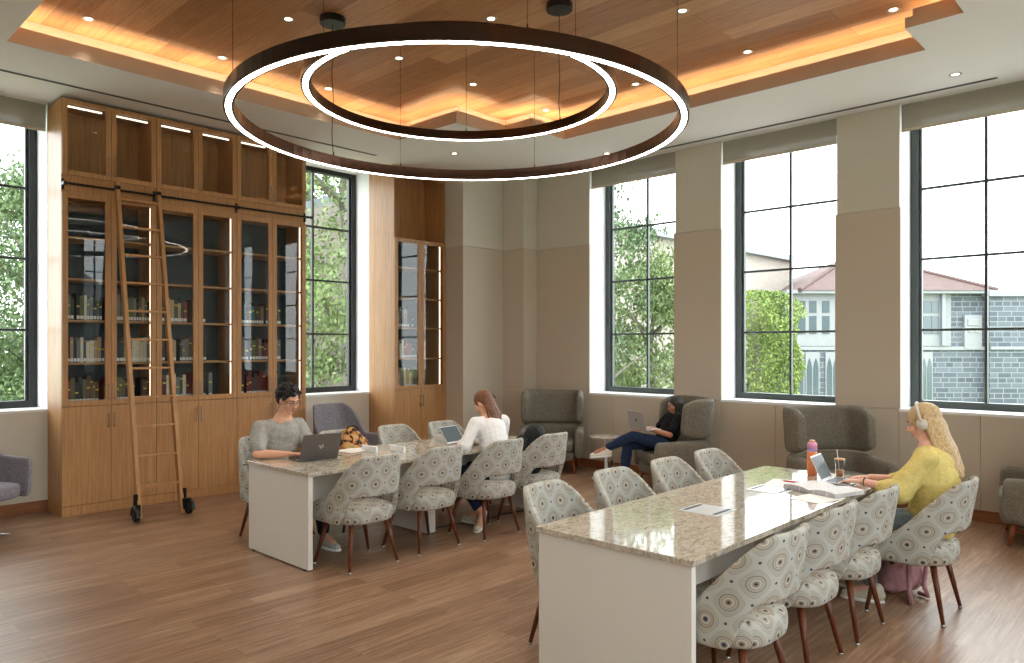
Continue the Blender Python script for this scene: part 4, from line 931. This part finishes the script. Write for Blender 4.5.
# 4. blonde person in yellow
C_ = dict(skin='skin_c', spine=[(0, -.02, .57), (0, -.05, .75), (.01, -.03, .94), (.02, .0, 1.07)], head=(.05, .035, 1.21), yaw=4, pitch=-20,
          shL=(-.16, -.03, 1.0), elL=(-.22, .12, .78), wrL=(-.13, .38, .80), hfL=(.25, 1, -.1), shR=(.18, -.03, 1.0), elR=(.22, .14, .78), wrR=(.08, .38, .80), hfR=(-.25, 1, -.1),
          hipL=(-.09, 0, .55), knL=(-.11, .42, .50), anL=(-.16, .30, .10), ftL=(-.2, 1, 0), hipR=(.09, 0, .55), knR=(.1, .42, .50), anR=(.04, .40, .10), ftR=(.1, 1, 0),
          sleeve=1.42, topname='sweater', top='yellow_knit', fold=.024, foldscale=.12, hs=1.06, pants='denim_pale', shoe='shoe_beige', loose=.028, curl=.45)
pb, T = person('person with long blonde hair and headphones in a yellow sweater, typing at the front table', (5.47, 1.385, 0), 2, C_)
rd = random.Random(11); paths = []
for k in range(46):
    a = -1.45 + 2.9 * k / 45; x = .082 * math.sin(a); y = -.018 - .094 * math.cos(a); L = .24 + .03 * math.sin(k * 1.3) + .02 * math.cos(a)
    paths.append([(x * .35, y * .1, .100), (x * .8, y * .6, .075), (x * 1.06, y, 0), (x * 1.16, y - .02, -.09), (x * 1.3, y - .052, -.18), (x * 1.42 + .008 * math.sin(k * 2.1), y - .068 + .01 * math.sin(k * 1.1), -.07 - L)])
strands(T, paths, .016, .015, 'hair', 'hair_blonde', pb, .0055, [((0, -.018, .035), (.083, .100, .090)), ((0, -.06, -.05), (.075, .06, .09))], 4, .003)
hp = MB()
for k in (-1, 1): hp.cyl((k * .078, -.002, -.006), (k * .104, -.002, -.006), .036, .032, 20)
hp.tube([(.098 * math.cos(a), -.004, .012 + .118 * math.sin(a)) for a in [math.pi * i / 16 for i in range(17)]], .0095, 8)
hp.tf(T).build('headphones', 'headphone', pb, smooth=True)
MB().lathe([(.029, -.004), (.033, 0), (.029, .004)], (-.135, .355, .80), 18, ax=Matrix.Rotation(R(90), 3, 'X')).build('bracelet', 'black_plastic', pb, smooth=True)

# ---------------------------------------------------------------- bags
def rz_thing(*a, **k): return thing(*a, **k)
# black backpack on a rear-table chair
r = thing('backpack', 'black backpack slumped on the seat of the rear-table chair, red tag showing', 'backpack', (5.40, 4.97, .0), R(14))
m = MB(); limb(m, [(0, -.06, .56), (0, -.09, .70), (0, -.13, .86)], [.14, .15, .10]); sph(m, (-.06, .02, .58), (.12, .10, .09)); sph(m, (.06, -.12, .87), (.13, .07, .055)); sph(m, (-.09, -.04, .72), (.09, .09, .14)); sph(m, (-.13, -.06, .68), (.09, .08, .12))
blob('bag_body', m, 'black_canvas', r, .008, 3, .03, .08)
MB().tube([(-.05, -.12, .90), (-.03, -.13, .945), (.03, -.14, .95), (.06, -.13, .91)], .009).build('grab_handle', 'black_canvas', r, smooth=True)
m = MB(); sph(m, (-.20, -.10, .70), (.022, .022, .024)); m.build('red_tag', 'red_orange', r, smooth=True)
MB().tube([(-.11, -.1, .84), (-.16, -.10, .74), (-.17, -.04, .62), (-.13, .04, .54)], .014).build('strap', 'black_canvas', r, smooth=True)
# pink backpack on the floor
r = thing('backpack', 'dusty pink backpack on the floor under the chair of the person in yellow', 'backpack', (5.66, 1.62, 0), R(-10))
m = MB(); limb(m, [(0, 0, .13), (0, .01, .24), (0, .03, .33)], [.125, .125, .09]); sph(m, (.07, 0, .12), (.1, .1, .12)); sph(m, (-.07, 0, .12), (.1, .1, .12)); sph(m, (0, -.11, .13), (.10, .05, .09)); sph(m, (.0, 0, .06), (.17, .11, .055))
blob('bag_body', m, 'pink_canvas', r, .008, 3, .025, .07)
for s in (-1, 1): MB().tube([(s * .08, -.09, .32), (s * .13 - .08, -.17, .25), (s * .1 - .16, -.2, .10), (s * .12 - .12, -.2, .02), (s * .06 - .04, -.13, .02)], .015).build('strap', 'pink_canvas', r, smooth=True)
MB().box(-.075, .075, -.168, -.155, .09, .095).build('zip', 'nickel', r)
# plaid bag on far chair of the rear table
r = thing('tote_bag', 'orange and brown plaid bag on the chair beside the man in grey', 'bag', (4.14, 5.98, .035), R(12))
m = MB(); limb(m, [(-.08, .0, .57), (-.06, .02, .74), (-.05, .03, .85)], [.11, .12, .07]); limb(m, [(.08, .0, .57), (.07, .03, .72), (.04, .04, .82)], [.10, .10, .05]); sph(m, (0, .07, .62), (.16, .09, .12)); sph(m, (.02, .09, .74), (.10, .05, .08))
blob('bag_body', m, 'plaid_orange', r, .008, 3, .04, .06)
MB().tube([(-.08, .02, .86), (-.09, .03, .915), (0, .03, .93), (.06, .04, .90), (.07, .04, .85)], .011).build('handle', 'brow', r, smooth=True)
# dark bag by the lounge chair
r = thing('handbag', 'dark bag on the floor beside the wing armchair with the seated person', 'bag', (7.42, 5.35, 0), R(30))
m = MB(); limb(m, [(-.08, 0, .09), (.08, 0, .09)], [.085, .085]); limb(m, [(-.05, 0, .2), (.05, 0, .2)], [.07, .07]); blob('bag_body', m, 'black_canvas', r, .008, 3, .02, .07)
MB().tube([(-.06, 0, .25), (-.05, 0, .33), (.05, 0, .33), (.06, 0, .25)], .007).build('handle', 'black_canvas', r, smooth=True)
tag(MB().tube([(4.46, 5.3, .02), (4.8, 5.35, .006), (5.1, 5.22, .006), (5.45, 5.3, .006), (5.78, 5.25, .006)], .0055).build('power_cable', 'black_plastic', smooth=True), 'black power cable lying on the floor under the rear table', 'cable')

# ---------------------------------------------------------------- outside
GZ = -1.3
struct(MB().box(-60, 110, -60, 110, GZ - .1, GZ).build('ground', 'grass'))
fd = V((math.cos(R(43.45)), math.sin(R(43.45)))); rt = V((fd.y, -fd.x))
def W2(lat, d): p = fd * d + rt * lat; return (p.x, p.y)
def slab_quad(mb, p, q, z0, z1, th, m=0, uvs=1.0, off=0.0):
    """upright slab from p to q (plan points) with brick-ready uv, thickness th away from the viewer"""
    p, q = V(p), V(q); d = (q - p); L = d.length; d.normalize(); n = V((-d.y, d.x))
    if n.dot((p + q) / 2) < 0: n = -n
    a, b_, c, e = p + n * off, q + n * off, q + n * (off + th), p + n * (off + th)
    vs = [(a.x, a.y, z0), (b_.x, b_.y, z0), (c.x, c.y, z0), (e.x, e.y, z0), (a.x, a.y, z1), (b_.x, b_.y, z1), (c.x, c.y, z1), (e.x, e.y, z1)]
    fs = [(0, 1, 5, 4), (2, 3, 7, 6), (1, 2, 6, 5), (3, 0, 4, 7), (4, 5, 6, 7), (3, 2, 1, 0)]
    uv = [[(0, z0), (L, z0), (L, z1), (0, z1)], [(L, z0), (0, z0), (0, z1), (L, z1)], [(0, z0), (th, z0), (th, z1), (0, z1)], [(0, z0), (th, z0), (th, z1), (0, z1)], [(0, 0), (L, 0), (L, th), (0, th)], [(0, 0), (L, 0), (L, th), (0, th)]]
    mb.add(vs, fs, m, uv); return mb
# stone building with the red roof, facing the windows, 25 m off
D0 = 25.0
def fx(px): return (px - 512) / 742.8 * D0
def fz(py): return 1.72 + (346.6 - py) / 742.8 * D0
r = thing('stone_building', 'grey stone collegiate building with a red tiled roof seen through the two right-hand windows', 'building', (*W2(fx(900), D0), GZ))
inv = Matrix.Translation((-W2(fx(900), D0)[0], -W2(fx(900), D0)[1], -GZ))
def fac(mb, px0, px1, py0, py1, th, m=0, off=0.0): return slab_quad(mb, W2(fx(px0), D0), W2(fx(px1), D0), fz(py1), fz(py0), th, m, 1, off)
m = MB(); fac(m, 785, 983, 292, 460, 6, 0); m.tf(inv).build('wing_wall', 'ashlar', r)
m = MB(); fac(m, 983, 1230, 297, 460, 6, 0, -.35); m.tf(inv).build('tower_wall', 'ashlar', r)
m = MB(); fac(m, 981, 1232, 291, 297, 6, 0, -.45); fac(m, 783, 985, 290.5, 294, .5, 0, -.35); m.tf(inv).build('parapet_cap', 'trim_stone', r)
m = MB(); fac(m, 983, 1232, 346.5, 349.5, .3, 0, -.42); fac(m, 785, 983, 346.5, 350, .3, 0, -.08); m.tf(inv).build('string_course', 'trim_stone', r)
m = MB(); fac(m, 785, 950, 294, 346, .1, 0, -.06); m.tf(inv).build('window_band', 'trim_stone', r)
for px in (801, 812, 825, 838, 850, 926, 934):
    m = MB(); fac(m, px - 3.6, px + 3.6, 301, 313, .1, 0, -.08); fac(m, px - 3.6, px + 3.6, 316, 334, .1, 0, -.08); m.tf(inv).build('upper_window', 'dark_glass', r)
# gothic ground-floor windows
for px, w_ in ((797, 7), (812, 7), (832, 7), (926, 6)):
    m = MB(); fac(m, px - w_, px + w_, 352, 420, .12, 0, -.05); f_ = m.tf(inv).build('tracery_frame', 'trim_stone', r)
    for q in (-1, 1):
        cx = px + q * w_ * .46; hw = w_ * .36; m = MB(); p3 = []
        poly = [(cx - hw, 420), (cx + hw, 420), (cx + hw, 368), (cx + hw * .6, 362), (cx, 358), (cx - hw * .6, 362), (cx - hw, 368)]
        for x, y in poly: a = V(W2(fx(x), D0 - .065)); p3.append((a.x, a.y, fz(y)))
        a = V(W2(0, .03)); n = len(p3); vs = p3 + [(x + a.x, y + a.y, z) for x, y, z in p3]
        m.add(vs, [tuple(range(n)), tuple(range(2 * n - 1, n - 1, -1))] + [(i, (i + 1) % n, n + (i + 1) % n, n + i) for i in range(n)]).tf(inv).build('arched_pane', 'dark_glass', f_)
m = MB(); fac(m, 963, 980, 315, 349, .1, 0, -.1); m.tf(inv).build('carved_panel', 'trim_stone', r)
m = MB(); fac(m, 965.5, 977.5, 319, 326, .05, 0, -.13); cx = 971.5
for q in (-1, 1): fac(m, cx + q * 3.2 - 2.4, cx + q * 3.2 + 2.4, 328, 333, .05, 0, -.13)
m.tf(inv).build('carving_relief', 'trim_stone', r, bevel=.03)
m = MB(); fac(m, 939, 942, 294, 345, .12, 0, -.2); m.tf(inv).build('downpipe', 'roof_cap', r)
# hipped roof
e0, e1 = fx(795), fx(990); ap = fx(898); zr = fz(291); zt_ = fz(254)
A, B_, Cc, Dd = (*W2(e0, D0 - .4), zr), (*W2(e1, D0 - .4), zr), (*W2(e1, D0 + 7), zr), (*W2(e0, D0 + 7), zr); top = (*W2(ap, D0 + 3.3), zt_ + (zt_ - 1.72) * .13)
L = e1 - e0; m = MB(); m.add([A, B_, Cc, Dd, top], [(0, 1, 4), (1, 2, 4), (2, 3, 4), (3, 0, 4), (3, 2, 1, 0)], 0, [[(0, 0), (L, 0), (L / 2, 4)], [(0, 0), (7, 0), (3.5, 4)], [(0, 0), (L, 0), (L / 2, 4)], [(0, 0), (7, 0), (3.5, 4)], [(0, 0), (1, 0), (1, 1), (0, 1)]])
m.tf(inv).build('tiled_roof', 'roof_tile', r)
m = MB()
for q in (A, B_): m.tube([q, top], .09, 6)
m.tf(inv).build('hip_ridge', 'roof_tile', r, boxuv=True)
# pale brick building running away behind the trees
r = thing('pale_building', 'pale brick building with a light roof edge, behind the tree and the ivy', 'building', (*W2(3, 20.5), GZ))
i2 = Matrix.Translation((-W2(3, 20.5)[0], -W2(3, 20.5)[1], -GZ)); pa, pb_ = W2(-2.5, 15.2), W2(10.6, 28.3)
m = MB(); slab_quad(m, pa, pb_, GZ, 4.95, 7); m.tf(i2).build('wall', 'pale_brick', r)
m = MB(); slab_quad(m, pa, pb_, 4.95, 5.15, 7.3, 0, 1, -.25); m.tf(i2).build('roof_edge', 'roof_cap', r)
m = MB(); slab_quad(m, W2(1.0, 18.7), W2(8.0, 25.7), 5.15, 5.6, 3, 0, 1, 1.5); m.tf(i2).build('roof_plant', 'trim_stone', r)
# leaves
def leaves(name, pts, mat, parent, size=(.10, .17), seed=1):
    rd = random.Random(seed); vs = []; fs = []
    for p in pts:
        s = rd.uniform(*size); e = Euler((rd.uniform(0, 6.3), rd.uniform(0, 6.3), rd.uniform(0, 6.3))).to_matrix(); i = len(vs); p = V(p)
        for q in ((-.5, 0, 0), (-.12, .3, .05), (.55, 0, 0), (-.12, -.3, .05)): vs.append(tuple(p + e @ (V(q) * s)))
        fs.append((i, i + 1, i + 2, i + 3))
    me = bpy.data.meshes.new(name); me.from_pydata(vs, [], fs); me.materials.append(M[mat]); o = bpy.data.objects.new(name, me); COL.objects.link(o); o.parent = parent; return o
def tree(label, base, h, crown, n, mat, seed, size=(.12, .2), clumps=60, trunk=.14, cr=.55, group=None, zlo=.3, branches=7):
    rd = random.Random(seed); r = thing('tree', label, 'tree', (base[0], base[1], GZ), 0, group); H = h - GZ
    m = MB(); tr = [(0, 0, 0), (.1, .05, H * .35), (-.05, .1, H * .65), (.05, 0, H * .9)]; m.tube(tr, [trunk, trunk * .85, trunk * .6, trunk * .25], 10); tips = []
    for k in range(branches):
        z = H * rd.uniform(.25, .75); a = k * 2.4 + rd.uniform(-.4, .4); L = crown * rd.uniform(.6, .95)
        m.tube([(0, .05, z), (L * .4 * math.cos(a), L * .4 * math.sin(a), z + L * .35), (L * math.cos(a), L * math.sin(a), z + L * .75)], [trunk * .5, trunk * .32, trunk * .1], 8)
    m.build('trunk', 'bark', r, smooth=True); pts = []
    for c in range(clumps):
        a = rd.uniform(0, 6.283); zz = H * rd.uniform(zlo, 1.0); rad = crown * math.sqrt(rd.random()) * (1 - .45 * abs(zz / H - .6) / .4 * .8); cx, cy = rad * math.cos(a), rad * math.sin(a); s = cr * rd.uniform(.6, 1.2)
        for k in range(n // clumps):
            v = V((rd.gauss(0, 1), rd.gauss(0, 1), rd.gauss(0, .7))) * s * .5; pts.append((cx + v.x, cy + v.y, max(.2, zz + v.z)))
    leaves('foliage', pts, mat, r, size, seed); return r
GT = 'trees outside the windows'
tree('slim leafy tree at the left edge of the far right-hand window', W2(1.55, 13.0), 5.6, .95, 9000, 'leaf_mid', 3, (.05, .10), 46, .08, .42, GT, .12)
tree('broad bushy tree filling the lower half of the far right-hand window', W2(2.75, 14.2), 3.35, 1.35, 16000, 'leaf_light', 9, (.05, .10), 52, .09, .48, GT, .1)
tree('pale-barked tree filling the window right of the three joined bookcases', W2(-3.6, 16.5), 9.0, 3.4, 42000, 'leaf_light', 4, (.07, .13), 170, .22, .8, GT, .10, 10)
tree('darker tree filling the window right of the joined bookcases, farther back', W2(-5.4, 20), 9.5, 4.0, 32000, 'leaf_mid', 5, (.08, .16), 130, .2, 1.0, GT, .08, 9)
tree('dense tree at the window edge beside the left bookcase', W2(-10.2, 16), 5.4, 2.7, 22000, 'leaf_mid', 6, (.07, .13), 80, .2, .8, GT, .12, 8)
tree('yellow-green bush low in the left-edge window', W2(-11.6, 17), 1.9, 1.5, 9000, 'leaf_light', 7, (.07, .12), 34, .08, .55, GT, .1)
tree('larger tree farther back beyond the left-edge window', W2(-16, 27), 7.4, 4.2, 22000, 'leaf_mid', 8, (.10, .18), 80, .25, 1.1, GT, .1, 8)
# ivy-clad mass in the middle window
r = thing('ivy_clad_tree', 'mass of bright green ivy standing in the middle right-hand window, left of the stone building', 'tree', (*W2(5.85, 18.0), GZ), 0); rd = random.Random(21); pts = []
MB().tube([(0, 0, 0), (.05, 0, 2.2), (0, 0, 4.2)], [.3, .22, .05], 10).build('trunk', 'bark', r, smooth=True)
for k in range(30000):
    z = rd.random() ** .8 * 4.35; a = rd.uniform(0, 6.283); R0 = .98 if z < 3.7 else .98 * (1 - ((z - 3.7) / .9) ** 2) * (1 + .3 * math.sin(a * 4)); R0 *= 1.0 + .10 * math.sin(a * 3 + z * 2.1) + .08 * math.sin(a * 5 - z * 4.3); rr = R0 * rd.uniform(.8, 1.03); pts.append((rr * math.cos(a), rr * math.sin(a), z))
leaves('ivy', pts, 'leaf_ivy', r, (.05, .09), 3)
struct(MB().box(-12, 22, -16, 15.5, GZ, GZ + .015).build('bounce_ground', 'bounce_ground'))  # unseen pale ground, added to bounce daylight up onto the ceiling
struct(MB().box(-70, 4, 22, 30, GZ, GZ + .02).tf(Matrix.Rotation(R(0), 4, 'Z')).build('road', 'asphalt'))
# building seen only as a reflection, across the lawn behind the camera side windows
r = thing('brick_house', 'pale house opposite the camera side windows, seen only mirrored in the bookcase glass', 'building', (4, -22, GZ))
MB().box(-9, 9, -8, 0, 0, 5.2).build('wall', 'trim_stone', r); MB().add([(-9.4, .4, 5.2), (9.4, .4, 5.2), (9.4, -8.4, 5.2), (-9.4, -8.4, 5.2), (-7, -4, 8), (7, -4, 8)], [(0, 1, 5, 4), (2, 3, 4, 5), (1, 2, 5), (3, 0, 4), (3, 2, 1, 0)]).build('roof', 'book_grey', r)
for k in range(6):
    for z in (.9, 3.3): MB().box(-7.9 + k * 2.9, -6.9 + k * 2.9, -.02, .04, z, z + 1.4).build('window', 'dark_glass', r)
